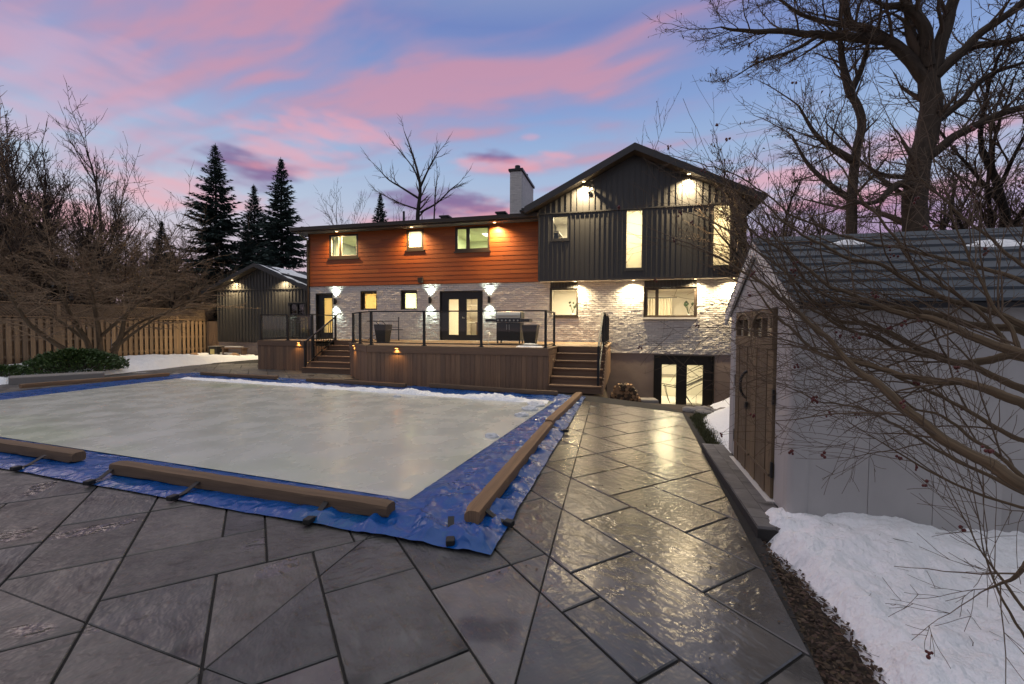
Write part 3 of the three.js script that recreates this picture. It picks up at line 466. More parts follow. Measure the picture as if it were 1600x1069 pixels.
// painted brick chimney, long in depth
{
  const ch = part('chimney', house), x0 = -4.92, x1 = -4.40, z0 = -18.5, z1 = -21.0, y0 = 6.0, y1 = 8.42, r = rngOf(4);
  mesh('core', [box(x0 + .012, x1 - .012, y0, y1, z1, z0 - .012)], M.mortar, ch);
  const gs = []; let row = 0;
  for (let y = y0; y < y1 - .05; y += .0742, row++) {
    const o = row % 2 ? .1 : 0;
    for (let x = x0 - o; x < x1 - .02; x += .213) { const a = Math.max(x0, x), b = Math.min(x1, x + .204); if (b - a > .03) gs.push(box(a, b, y + .005, y + .069, z0 - .05, z0 + r() * .005)); }
    for (let z = z0 - .052 + o - .1; z > z1; z -= .213) { const a = Math.max(z1, z - .204), b = Math.min(z0 - .052, z); if (b - a > .03) gs.push(box(x1 - .03, x1 + r() * .005, y + .005, y + .069, a, b)); }
  }
  stuff(mesh('brick_courses', gs, M.brick, ch));
  mesh('cap', [box(x0 - .06, x1 + .06, y1, y1 + .09, z1 - .06, z0 + .06)], M.black, ch);
  mesh('flue', [cyl(.13, .12, .26, -4.68, y1 + .09, -18.9, 14)], M.black, ch); mesh('flue', [cyl(.11, .11, .2, -4.62, y1 + .09, -20.0, 14), cyl(.17, .17, .05, -4.62, y1 + .29, -20.0, 14)], M.black, ch);
}

// ------------------------------------------------------------------ windows, doors and the lit rooms behind them
function frameOf(rect, panes, z0, z1) { return minus(rect, panes).map(([a, b, c, d]) => box(a, b, c, d, z0, z1)); }
function opening(name, rect, panes, zf, o = {}) {
  const w = part(name, house), rec = o.recess ?? .02, fm = o.frame ?? M.bronze;
  mesh('frame', frameOf(rect, panes, zf - rec - .07, zf - rec + (o.proud ?? 0)), fm, w);
  for (const [a, b, c, d] of panes) { mesh('pane', [box(a - .005, b + .005, c - .005, d + .005, zf - rec - .042, zf - rec - .036)], o.pane ?? M.glass, w); if (o.bead) mesh('bead', frameOf([a - .001, b + .001, c - .001, d + .001], [[a + .02, b - .02, c + .02, d - .02]], zf - rec - .034, zf - rec + .006), o.bead, w); }
  if (o.reveal) mesh('reveal', [box(rect[0] - .02, rect[0] + .004, rect[2], rect[3], zf - rec, zf + .012), box(rect[1] - .004, rect[1] + .02, rect[2], rect[3], zf - rec, zf + .012), box(rect[0] - .02, rect[1] + .02, rect[3] + .001, rect[3] + .03, zf - rec, zf + .014)], o.reveal, w);
  if (o.sill) mesh('sill', [box(rect[0] - .04, rect[1] + .04, rect[2] - .06, rect[2] - .002, zf - .02, zf + o.sill)], o.sillMat ?? fm, w);
  if (o.handle) { const h = new Tubes(); for (const x of o.handle) h.path([V(x, 2.05, zf - rec + .02), V(x, 2.0, zf - rec + .05), V(x + .1, 2.0, zf - rec + .05)], [.01, .01, .01], 6); mesh('handle', h.build(), M.steelBright, w); }
  return w;
}
function room(x0, x1, y0, y1, zf, depth, wm, L, c, o = {}) {
  const g = part('lit_room', house), z1 = zf - .32 - depth, z0 = zf - .31, e = .06;
  mesh('room_wall', [box(x0 - e, x1 + e, y0, y1, z1 - e, z1), box(x0 - e, x0, y0, y1, z1, z0), box(x1, x1 + e, y0, y1, z1, z0)], wm, g);
  mesh('room_ceiling', [box(x0 - e, x1 + e, y1, y1 + e, z1 - e, z0)], o.ceil ?? wm, g); mesh('room_floor', [box(x0 - e, x1 + e, y0 - e, y0, z1 - e, z0)], o.floor ?? M.floorWood, g);
  const w = o.w ?? .5, d = o.w ?? .5,  lx = o.lx ?? (x0 + x1) / 2, lz = o.lz ?? (z0 + z1) / 2;
  mesh('ceiling_lamp', [box(lx - w / 2, lx + w / 2, y1 - .035, y1 - .003, lz - d / 2, lz + d / 2)], M.lampRoom, g);  // mostly unseen lamp, placed and sized to make the windows glow
  const l = new THREE.RectAreaLight(new THREE.Color(...c), L * 3.0 * Math.min(1.2, (x1 - x0) * .5) * Math.min(1.2, depth * .5) / (w * d), w, d); l.position.set(lx, y1 - .045, lz); l.rotation.x = -Math.PI / 2; l.name = 'room_light'; scene.add(l);
  return g;
}
const warm = [1, .80, .46], yellow = [1, .84, .50], greenish = [.94, 1, .56];
// cedar storey
{ const [a, b, c, d] = openUp.a; opening('window', openUp.a, [[a + .10, a + .50, c + .10, d - .08], [a + .62, b - .09, c + .10, d - .08]], ZF, { sill: .05, proud: .02, bead: M.trimWhite }); }
{ const [a, b, c, d] = openUp.b; opening('window', openUp.b, [[a + .11, b - .10, c + .12, d - .09]], ZF, { sill: .05, proud: .02, pane: M.frost, bead: M.trimWhite }); }
{ const [a, b, c, d] = openUp.c; opening('window', openUp.c, [[a + .08, a + .49, c + .09, d - .07], [a + .60, b - .07, c + .09, d - .07]], ZF, { sill: .05, proud: .02, bead: M.bronze }); }
room(-13.3, -10.2, 3.5, 5.68, ZF, 2.8, M.plasterGreen, 6, greenish); room(-9.3, -7.5, 3.5, 5.68, ZF, 1.6, M.plaster, 7.5, [1, 1, .70]); room(-7.2, -4.3, 3.5, 5.68, ZF, 2.8, M.plasterGreen, 5.5, greenish);
// gable wing
{ const [a, b, c, d] = openBox.s; opening('window', openBox.s, [[a + .04, b - .04, c + .05, d - .05]], ZB, { frame: M.steelTrim, proud: .03, sill: .04 }); }
for (const k of ['t', 'r']) { const [a, b, c, d] = openBox[k]; opening('tall_window', openBox[k], [[a + .04, b - .04, c + .05, d - .04]], ZB, { frame: M.steelTrim, proud: .03, pane: M.frost, sill: .04 }); }
room(-2.95, -1.0, 3.5, 6.1, ZB, 2.6, M.plaster, 4.6, yellow); room(-.7, 1.5, 3.5, 6.1, ZB, 1.7, M.plaster, 7.5, yellow); room(1.9, 3.6, 3.5, 6.1, ZB, 1.7, M.plaster, 8.5, warm);
// brick storey
opening('back_door', openMain.backDoor, [[-12.90, -12.47, 1.36, 2.88]], ZF, { frame: M.black, recess: .10, reveal: M.black, pane: M.blind });
opening('small_window', openMain.smallA, [[-10.86, -10.27, 2.41, 3.04]], ZF, { frame: M.bronze, recess: .10, reveal: M.bronze, pane: M.blind });
opening('small_window', openMain.smallB, [[-8.94, -8.41, 2.41, 3.04]], ZF, { frame: M.blackSoft, recess: .10, reveal: M.blackSoft, pane: M.frost });
opening('french_door', openMain.french, [[-6.97, -6.51, 1.30, 2.78], [-6.20, -5.70, 1.30, 2.78]], ZF, { frame: M.black, recess: .06, reveal: M.black, bead: M.blackSoft, handle: [-6.34] });
opening('dining_window', [-2.77, -1.73, 2.07, 3.12], [[-2.71, -1.78, 2.12, 3.07]], ZF, { frame: M.bronze, recess: .05, reveal: M.steelTrim, sill: .05 });
opening('kitchen_window', [.67, 2.44, 2.02, 3.10], [[.80, 1.06, 2.10, 3.00], [1.17, 2.37, 2.10, 3.04]], ZF, { frame: M.bronze, recess: .05, reveal: M.bronze, sill: .11, sillMat: M.trimWhite });
for (const [a, b] of [[-2.77, -1.73], [.67, 2.44]]) { const w = part('window_header', house); mesh('header_board', [box(a, b, 3.135, 3.36, ZF - .25, ZF - .035)], M.steel, w); ribPanels(w, a + .02, b - .02, 3.135, () => 3.355, ZF - .02, [], .12, M.steel); }
opening('basement_door', openLow.d, [[1.31, 1.84, -1.14, .34], [2.16, 2.73, -1.14, .34]], ZF, { frame: M.black, recess: .12, reveal: M.black, bead: M.blackSoft });
room(-13.3, -11.9, 1.1, 3.28, ZF, 2, M.plaster, 7, yellow); room(-11.6, -9.75, 1.1, 3.28, ZF, 1.8, M.plaster, 8, warm); room(-9.5, -7.9, 1.1, 3.28, ZF, 1.6, M.plaster, 7, greenish);
room(-7.6, -3.5, 1.1, 3.28, ZF, 4.2, M.plaster, 10, warm); room(-3.2, -.4, 1.1, 3.32, ZF, 3.2, M.plaster, 6.5, yellow); room(-.1, 3.5, 1.1, 3.32, ZF, 4.4, M.plaster, 7, yellow);
room(.3, 3.5, -1.26, .80, ZF, 3.4, M.plaster, 4.2, yellow, { floor: M.white });

// what shows of the rooms through the glass
{
  const zb = ZF - .32;
  // kitchen: ceiling spots, curtain on a rail, tall cupboard
  [[.25, -1.0], [.7, -2.2], [1.9, -.8], [1.75, -1.6], [1.6, -2.5], [2.6, -1.2]].forEach(([x, z], i) => single('ceiling_spot', [cyl(.06, .06, .012, x, 3.302, zb + z, 14)], M.lampRoom, ['small round ceiling spot at the left inside the kitchen window', 'round ceiling spot deeper in the kitchen on the left', 'nearest ceiling spot above the right kitchen pane', 'second ceiling spot above the right kitchen pane', 'farthest ceiling spot above the kitchen curtain', 'ceiling spot at the right edge of the kitchen window'][i], 'ceiling light', 'kitchen ceiling spots'));
  const cur = sheet(90, 6, (s, t) => [lerp(.85, 2.0, s), lerp(1.2, 2.95, t), zb - 3.6 + .05 * Math.sin(s * 62) + .012 * Math.sin(s * 23 + t)]);
  const ct = thing('curtain', 'pale curtain hanging on a rail inside the kitchen window', 'curtain'); mesh('cloth', cur, phys([.78, .72, .60], .95, { transmission: .25, thickness: 0 }), ct); mesh('rail', [bar(V(.6, 2.99, zb - 3.55), V(2.2, 2.99, zb - 3.55), .03)], M.blackSoft, ct);
  const cab = thing('tall_cupboard', 'wood-toned tall cupboard at the left inside the kitchen window', 'cupboard'); mesh('carcass', [box(.0, .62, 1.12, 2.5, zb - 3.9, zb - 3.4)], M.oakFurn, cab); mesh('door', [box(.03, .30, 1.2, 2.45, zb - 3.395, zb - 3.37)], M.oakFurn, cab); mesh('door', [box(.32, .59, 1.2, 2.45, zb - 3.395, zb - 3.37)], M.oakFurn, cab);
  const plant = (x, y, z, h, n, label) => { const t = new Tubes(), r = rngOf(n * 7 + 3), g = thing('potted_plant', label, 'plant'); for (let i = 0; i < n; i++) { const a = r() * 6.28, l = h * (.5 + r() * .5), q = V(x + Math.cos(a) * l * .45, y + l, z + Math.sin(a) * l * .3), m = V((x + q.x) / 2, y + l * .7, (z + q.z) / 2); t.path([V(x, y, z), m, q], [.006, .005, .003], 4); const s = .045; t.quad(q, V(q.x + s, q.y + s, q.z), V(q.x + s * .3, q.y + s * 2.2, q.z), V(q.x - s, q.y + s, q.z + .02)); } mesh('foliage', t.build(), M.leafDark, g); mesh('pot', [cyl(.06, .08, .14, x, y - .14, z, 14)], M.white, g); };
  plant(2.25, 2.16, zb - .25, .42, 12, 'leafy plant standing at the right inside the kitchen window'); mesh('window_shelf', [box(1.9, 2.5, 1.99, 2.02, zb - .4, zb - .05)], M.white, house);
  plant(-1.98, 2.20, zb - .35, .40, 9, 'small plant inside the window beside the gable wing'); mesh('window_shelf', [box(-2.3, -1.75, 2.03, 2.06, zb - .5, zb - .1)], M.white, house);
  const pic = thing('framed_picture', 'narrow dark-framed picture on the wall inside the window beside the gable wing', 'picture'); mesh('frame', [box(-.44, -.41, 2.35, 3.0, zb - 2.2, zb - 1.5)], M.black, pic); mesh('print', [box(-.445, -.441, 2.42, 2.93, zb - 2.12, zb - 1.58)], M.plaster, pic);
  // dining room behind the french door: white shelf, table and chairs
  const sh = thing('wall_shelf', 'white wall shelves seen through the left french door pane', 'shelf'); for (const y of [1.85, 2.4, 2.66]) mesh('board', [box(-7.5, -6.2, y, y + .05, zb - 3.2, zb - 2.9)], M.white, sh);
  const tb = thing('dining_table', 'light wood dining table inside the french doors', 'table'); mesh('top', [at(rbox(1.5, .04, .8, .01), -5.55, 1.83, zb - 1.5)], M.oakFurn, tb); for (const [x, z] of [[-.68, -.32], [.68, -.32], [-.68, .32], [.68, .32]]) mesh('leg', [box(-5.55 + x - .025, -5.55 + x + .025, 1.105, 1.81, zb - 1.5 + z - .025, zb - 1.5 + z + .025)], M.oakFurn, tb);
  const chair = (x, z, label) => { const c = thing('dining_chair', label, 'chair', 'chairs at the dining table'); mesh('seat', [at(rbox(.42, .04, .42, .012), x, 1.56, z)], M.oakFurn, c); mesh('backrest', [box(x - .19, x + .19, 1.74, 1.95, z + .19, z + .21)], M.oakFurn, c); for (const [a, b] of [[-.18, -.18], [.18, -.18], [-.18, .2], [.18, .2]]) mesh('leg', [bar(V(x + a * 1.15, 1.103, z + b * 1.15), V(x + a, b > 0 ? 1.95 : 1.55, z + b), .028)], M.oakFurn, c); };
  chair(-5.85, zb - .95, 'light wood chair in front of the dining table'); chair(-5.05, zb - .95, 'light wood chair at the right edge of the french door');
  // basement: counter and a sling lounge chair
  const ck = thing('basement_counter', 'long pale counter along the back of the basement room', 'counter'); mesh('front', [box(.35, 2.2, -1.25, -.42, zb - 3.35, zb - 2.8)], M.cabinet, ck); mesh('worktop', [box(.33, 2.25, -.418, -.38, zb - 3.37, zb - 2.76)], M.stone, ck);
  const lc = thing('sling_chair', 'reclining chair with thin dark metal frame behind the basement door', 'chair'), tub = new Tubes();
  for (const z of [zb - .75, zb - 1.35]) { tub.path([V(1.45, -.55, z), V(1.9, -.62, z), V(2.2, -.6, z), V(2.6, -.38, z), V(3.1, -.12, z)], Array(5).fill(.016), 6); tub.path([V(2.0, -.25, z), V(2.5, .02, z), V(3.1, .34, z)], Array(3).fill(.012), 6); tub.path([V(2.15, -.85, z), V(2.6, -.55, z), V(3.0, -.35, z)], Array(3).fill(.012), 6); tub.path([V(2.1, -.75, z), V(2.3, -.92, z), V(2.5, -1.24, z)], Array(3).fill(.014), 6); tub.path([V(1.55, -.56, z), V(1.6, -.85, z), V(1.72, -1.24, z)], Array(3).fill(.012), 6); }
  mesh('tube_frame', tub.build(), M.black, lc); mesh('sling', sheet(14, 4, (s, t) => [lerp(1.9, 3.1, s), lerp(-.62, -.12, s * s * .7 + s * .3) - .03, lerp(zb - .78, zb - 1.32, t)]), M.blackSoft, lc);
  // lamps and furniture upstairs
  const bulb = (x, y, z, I, c, label) => { const g = thing('globe_lamp', label, 'lamp', 'globe lamps behind frosted glass'); mesh('glowing_globe', [at(new THREE.SphereGeometry(.07, 16, 12), x, y, z)], M.lampRoom, g); mesh('stem', [bar(V(x, y - .07, z), V(x, y - 1.1, z), .02)], M.blackSoft, g); const l = new THREE.PointLight(new THREE.Color(...c), I, 0, 2); l.position.set(x, y, z); l.shadow.radius = 3; l.castShadow = true; l.name = 'globe_light'; scene.add(l); };
  bulb(.17, 4.62, ZB - .52, .55, yellow, 'round lamp glowing low behind the middle tall window'); bulb(3.1, 4.6, ZB - .55, .5, warm, 'round lamp glowing behind the right tall window'); bulb(-8.35, 4.92, ZF - .55, .3, [1, 1, .8], 'unseen round lamp glowing behind the small frosted upper window');  // the last one is unseen, placed to light its frosted pane from behind
  const dr = thing('dresser', 'grey-green dresser behind the leftmost upper window', 'dresser'); mesh('carcass', [box(-11.95, -11.2, 3.52, 4.86, zb - 2.6, zb - 2.1)], mat([.20, .24, .19], .6), dr); mesh('drawer', [box(-11.92, -11.23, 4.3, 4.8, zb - 2.095, zb - 2.08)], mat([.22, .26, .2], .6), dr);
  const wc = thing('window_curtain', 'pale curtain at the left pane of the leftmost upper window', 'curtain'); mesh('cloth', sheet(40, 4, (s, t) => [lerp(-12.5, -12.24, s), lerp(4.45, 5.62, t), zb - .12 + .025 * Math.sin(s * 34)]), phys([.75, .76, .62], .95, { transmission: .35, thickness: 0 }), wc); mesh('rod', [bar(V(-12.6, 5.63, zb - .12), V(-11.0, 5.63, zb - .12), .025)], M.blackSoft, wc);
  const pc2 = thing('framed_picture', 'framed picture on the wall inside the right upper window', 'picture'); mesh('frame', [box(-6.4, -5.9, 4.75, 5.25, zb - 2.78, zb - 2.74)], M.oakFurn, pc2); mesh('print', [box(-6.35, -5.95, 4.8, 5.2, zb - 2.738, zb - 2.73)], M.stone, pc2);
  // closet in the gable wing
  const cl = thing('closet_shelves', 'white closet shelves with hanging clothes behind the small gable window', 'shelf'); for (const y of [4.5, 4.95, 5.4]) mesh('shelf', [box(-2.93, -2.55, y, y + .03, zb - 1.6, zb - .25)], M.white, cl); for (let i = 0; i < 7; i++) mesh('garment', [box(-2.9, -2.58, 4.99, 5.36 - .05 * (i % 3), zb - .35 - i * .17, zb - .30 - i * .17)], [M.blackSoft, M.stone, M.oakFurn][i % 3], cl);
}

// ------------------------------------------------------------------ lamps on the house
function spot(x, y, z, tx, ty, tz, I, c, ang, pen = .7, rad = 1.5) { const l = new THREE.SpotLight(new THREE.Color(...c), I, 0, ang, pen, 2); l.position.set(x, y, z); l.target.position.set(tx, ty, tz); l.castShadow = true; l.shadow.radius = rad; l.name = 'lamp_beam'; scene.add(l, l.target); return l; }
function potLight(x, y, z, label, group, I, c, m, ang = 1.15) {
  const g = thing('soffit_light', label, 'light', group); mesh('trim', [at(new THREE.TorusGeometry(.062, .012, 6, 20), x, y, z, 0, Math.PI / 2)], M.trimWhite, g); mesh('glowing_lens', [cyl(.05, .05, .012, x, y - .012, z, 16)], m, g);
  spot(x, y - .03, z, x, y - 5, z, I, c, ang, .8);
}
const warmC = [1, .78, .46], orangeC = [1, .66, .30];
potLight(-11.95, 5.685, -16.22, 'glowing soffit light above the leftmost upper window', 'eave soffit lights', 34, orangeC, M.lampOrange, 1.3);
potLight(-8.45, 5.685, -16.22, 'glowing soffit light above the small upper window in the cedar wall', 'eave soffit lights', 34, orangeC, M.lampOrange, 1.3);
potLight(-4.92, 5.685, -16.22, 'glowing soffit light at the right end of the cedar wall', 'eave soffit lights', 42, orangeC, M.lampOrange, 1.3);
for (const [x, l] of [[-1.48, 'bright soffit light under the left slope of the gable'], [2.02, 'bright soffit light under the right slope of the gable']]) potLight(x, ridgeTop(x) - .215, -15.76, l, 'gable soffit lights', 95, warmC, M.lampWarm, 1.25);
for (const [x, l] of [[-1.80, 'bright light under the gable wing beside the deck window'], [.28, 'middle light under the gable wing'], [2.36, 'light under the gable wing above the kitchen window'], [3.55, 'unseen light under the far right end of the gable wing']]) potLight(x, 3.352, -16.24, l, 'lights under the overhanging wing', 31, warmC, M.lampWarm, 1.3);  // the far right one is unseen and lights the brick end below it
for (const [x, l] of [[-12.20, 'black up-down wall lamp beside the back door'], [-7.72, 'black up-down wall lamp left of the french doors'], [-5.19, 'black up-down wall lamp right of the french doors']]) {
  const g = thing('wall_lamp', l, 'lamp', 'up-down wall lamps'), z = ZF + .10;
  mesh('cylinder', [new THREE.CylinderGeometry(.055, .055, .26, 18, 1, true).translate(x, 2.72, z), cyl(.05, .05, .01, x, 2.72, z, 16)], M.black, g); mesh('bracket', [box(x - .035, x + .035, 2.66, 2.78, ZF - .01, z - .05)], M.black, g);
  mesh('glowing_lens', [cyl(.045, .045, .008, x, 2.60, z, 14)], M.lampCool, g); mesh('glowing_lens', [cyl(.045, .045, .008, x, 2.832, z, 14)], M.lampCool, g);
  const c = [.86, 1, .86]; spot(x, 2.585, z, x, 0, z - .04, 11, c, .85, 1, 1); spot(x, 2.855, z, x, 6, z - .04, 7.5, c, .85, 1, 1);
}
// ------------------------------------------------------------------ garage on the left
{
  const g = thing('garage', 'dark metal-clad garage with a low gable roof at the left end of the house', 'garage'), zf = -18.9, X0 = -21.4, X1 = -13.6, px = -18.55, top = (x) => 4.86 - .40 * Math.abs(x - px), wt = (x) => top(x) - .17;
  mesh('foundation', [box(X0 + .02, X1, -.3, .77, zf - .2, zf - .02, 0, false)], M.foundation, g);
  const hol = [[-16.78, -15.75, 1.9, 2.82]];
  mesh('sheathing', [...minus([X0 + .01, X1, .77, 3.56], hol).map(([a, b, c, d]) => box(a, b, c, d, zf - .2, zf - .014)), prism([[X0 + .01, 3.562], [X1, 3.562], [X1, Math.max(3.563, wt(X1))], [px, wt(px)], [X0 + .01, wt(X0)]].filter(([, y]) => y > 3.5), zf - .2, zf - .014)], M.blackSoft, g);
  const p = part('cladding', g); ribPanels(p, X0, -15.2, .77, () => 3.54, zf, hol, .2, M.steel); ribPanels(p, X0, -15.2, 3.60, (x) => Math.max(3.602, wt(x)), zf, [], .2, M.steel);
  mesh('band_trim', [box(X0, -15.2, 3.545, 3.60, zf, zf + .05)], M.steelTrim, g);
  mesh('side_wall', [box(X0, X0 + .15, .7, 3.5, -25, zf - .21)], M.steel, g);
  const L = -22.0, R = -14.2, roof = part('roof', g), z0 = -25.2, z1 = -18.45;
  for (const [a, b] of [[L, px], [px, R]]) { mesh('roof_slope', prism([[a, top(a) - .1], [b, top(b) - .1], [b, top(b)], [a, top(a)]], z0, z1 - .03), M.roof, roof); mesh('rake_fascia', prism([[a, top(a) - .17], [b, top(b) - .17], [b, top(b) + .012], [a, top(a) + .012]], z1 - .028, z1), M.steelTrim, roof); mesh('soffit', prism([[a, top(a) - .15], [b, top(b) - .15], [b, top(b) - .105], [a, top(a) - .105]], zf - .2, z1 - .03), M.soffit, roof); }
  const dust = sheet(40, 40, (s, t) => { const x = lerp(px + .1, R - .1, s), z = lerp(z1 - .15, z0 + .3, t), k = fbm3(x * .8, 2, z * .8, 4) + .18; return [x, top(x) + (k > 0 ? Math.min(.05, k * .25) : -.03), z]; }); stuff(mesh('thin_snow', dust, M.snow, roof));
  mesh('gutter', [box(R, R + .1, top(R) - .12, top(R) - .01, z0, z1)], M.black, g);
  const w = part('window', g); mesh('frame', frameOf([-16.80, -15.73, 1.88, 2.84], [[-16.70, -16.30, 1.95, 2.76], [-16.24, -15.83, 1.95, 2.76]], zf - .06, zf + .03), M.blackSoft, w); mesh('pane', [box(-16.70, -15.83, 1.95, 2.76, zf - .04, zf - .034)], M.glass, w); mesh('backing', [box(-16.9, -15.7, 1.8, 2.9, zf - 1.2, zf - 1.15)], M.black, w); mesh('lintel', [box(-16.86, -15.68, 2.842, 2.88, zf, zf + .06)], M.steelTrim, w);
  potLight(-20.15, wt(-20.15) + .012, -18.66, 'warm light under the left slope of the garage roof', 'garage soffit lights', 42, [1, .76, .42], M.lampWarm, 1.3);
  potLight(-17.0, wt(-17.0) + .012, -18.66, 'warm light under the right slope of the garage roof', 'garage soffit lights', 26, [1, .78, .46], M.lampWarm, 1.3);
}

// ------------------------------------------------------------------ deck
const DH = 1.1, deck = thing('deck', 'raised cedar deck with vertical board skirt and two flights of steps', 'deck');
const pick = (a) => a[Math.floor(rr(0, a.length))];
function skirt(ax, az, bx, bz, topA, topB, parent = deck) {     // vertical boards along a wall line
  const L = Math.hypot(bx - ax, bz - az), n = Math.max(1, Math.round(L / .142)), ang = Math.atan2(-(bz - az), bx - ax);
  for (let i = 0; i < n; i++) {
    const t = (i + .5) / n, h = lerp(topA, topB, t) - .004, w = L / n - .005, x = lerp(ax, bx, t), z = lerp(az, bz, t); if (h < .05) continue;
    const lo = rr(-.02, .012), g = uvm(new THREE.BoxGeometry(w, h - lo, .02 + rr(0, .004)), 1, rr(0, 9), rr(0, 9)); g.translate(0, (h + lo) / 2, 0); g.rotateY(ang); g.translate(x, 0, z); mesh('skirt_board', g, pick(M.deck), parent);
  }
}
function fascia(ax, az, bx, bz, y0, y1, out) { const d = V(bx - ax, 0, bz - az).normalize(), n = V(-d.z, 0, d.x); const a = V(ax, (y0 + y1) / 2, az).addScaledVector(n, out), b = V(bx, (y0 + y1) / 2, bz).addScaledVector(n, out); mesh('fascia_board', [bar(a, b, .03, y1 - y0)], pick(M.deck), deck); }
{
  const T0 = DH - .2;
  const walls = [[-1.86, -10.9, -7.05, -10.9], [-7.05, -10.9, -8.9, -12.75], [-10.87, -13.5, -13.4, -13.5]];
  for (const [ax, az, bx, bz] of walls) { skirt(bx, bz, ax, az, T0, T0); fascia(ax, az, bx, bz, T0, DH - .03, -.018); }
  skirt(-13.4, -13.5, -13.4, -16.4, T0, T0); fascia(-13.4, -13.5, -13.4, -16.4, T0, DH - .03, -.018);
  skirt(-1.86, -12.4, -1.86, -10.9, T0, T0); fascia(-1.86, -12.4, -1.86, -10.9, T0, DH - .03, .018);
  skirt(-8.9, -12.75, -8.9, -14.5, T0, T0); skirt(-10.87, -14.5, -10.87, -13.5, T0, T0);
  skirt(-.5, -10.75, -.5, -12.4, .18, DH - .03); skirt(-.5, -12.4, -.5, -16.45, T0, T0); fascia(-.5, -12.4, -.5, -16.45, T0, DH - .03, -.018);
  // surface boards
  for (let k = 0; k < 40; k++) {
    const z1 = -10.86 - k * .14, z0 = z1 - .136; if (z0 < -16.47) break; const zm = (z0 + z1) / 2, runs = [];
    const right = zm > -12.42 ? -1.84 : -.46;
    if (zm > -12.76) runs.push([-7.05 - (-10.86 - zm), right]); else if (zm > -14.5) runs.push([-8.88, right]); else runs.push([-13.42, right]);
    if (zm <= -13.5 && zm > -14.5) runs.push([-13.42, -10.89]);
    for (const [a, b] of runs) { const m = (a + b) / 2 + rr(-.8, .8); if (b - a > 5) { mesh('deck_board', [box(a, m - .002, DH - .03, DH - rr(0, .0015), z0, z1)], pick(M.deckTop), deck); mesh('deck_board', [box(m + .002, b, DH - .03, DH - rr(0, .0015), z0, z1)], pick(M.deckTop), deck); } else mesh('deck_board', [box(a, b, DH - .03, DH - rr(0, .0015), z0, z1)], pick(M.deckTop), deck); }
  }
  mesh('joist_frame', [box(-7.0, -1.9, .3, T0 + .1, -12.3, -10.95), box(-8.8, -.6, .3, T0 + .1, -16.4, -12.8), box(-13.3, -10.95, .3, T0 + .1, -16.4, -13.56)], M.blackSoft, deck);
  // steps
  const flight = (x0, x1, zf, n, run, first) => { const f = part('stair_flight', deck), rise = DH / n;
    for (let i = 0; i < n; i++) { const z = zf - i * run, y0 = i * rise, y1 = (i + 1) * rise, e = i === 0 ? first : 0;
      mesh('riser', [box(x0 - e, x1, y0 + .002, y1 - .034, z - .022, z)], M.tread, f);
      if (i < n - 1) { mesh('tread', [box(x0 - e, x1, y1 - .032, y1, z - run * .48, z + .03)], pick(M.deck), f); mesh('tread', [box(x0 - e, x1, y1 - .032, y1, z - run - .03, z - run * .48 - .005)], pick(M.deck), f); } } };
  flight(-1.83, -.53, -10.8, 6, .32, 0); flight(-10.83, -8.93, -12.9, 6, .32, .12);
}
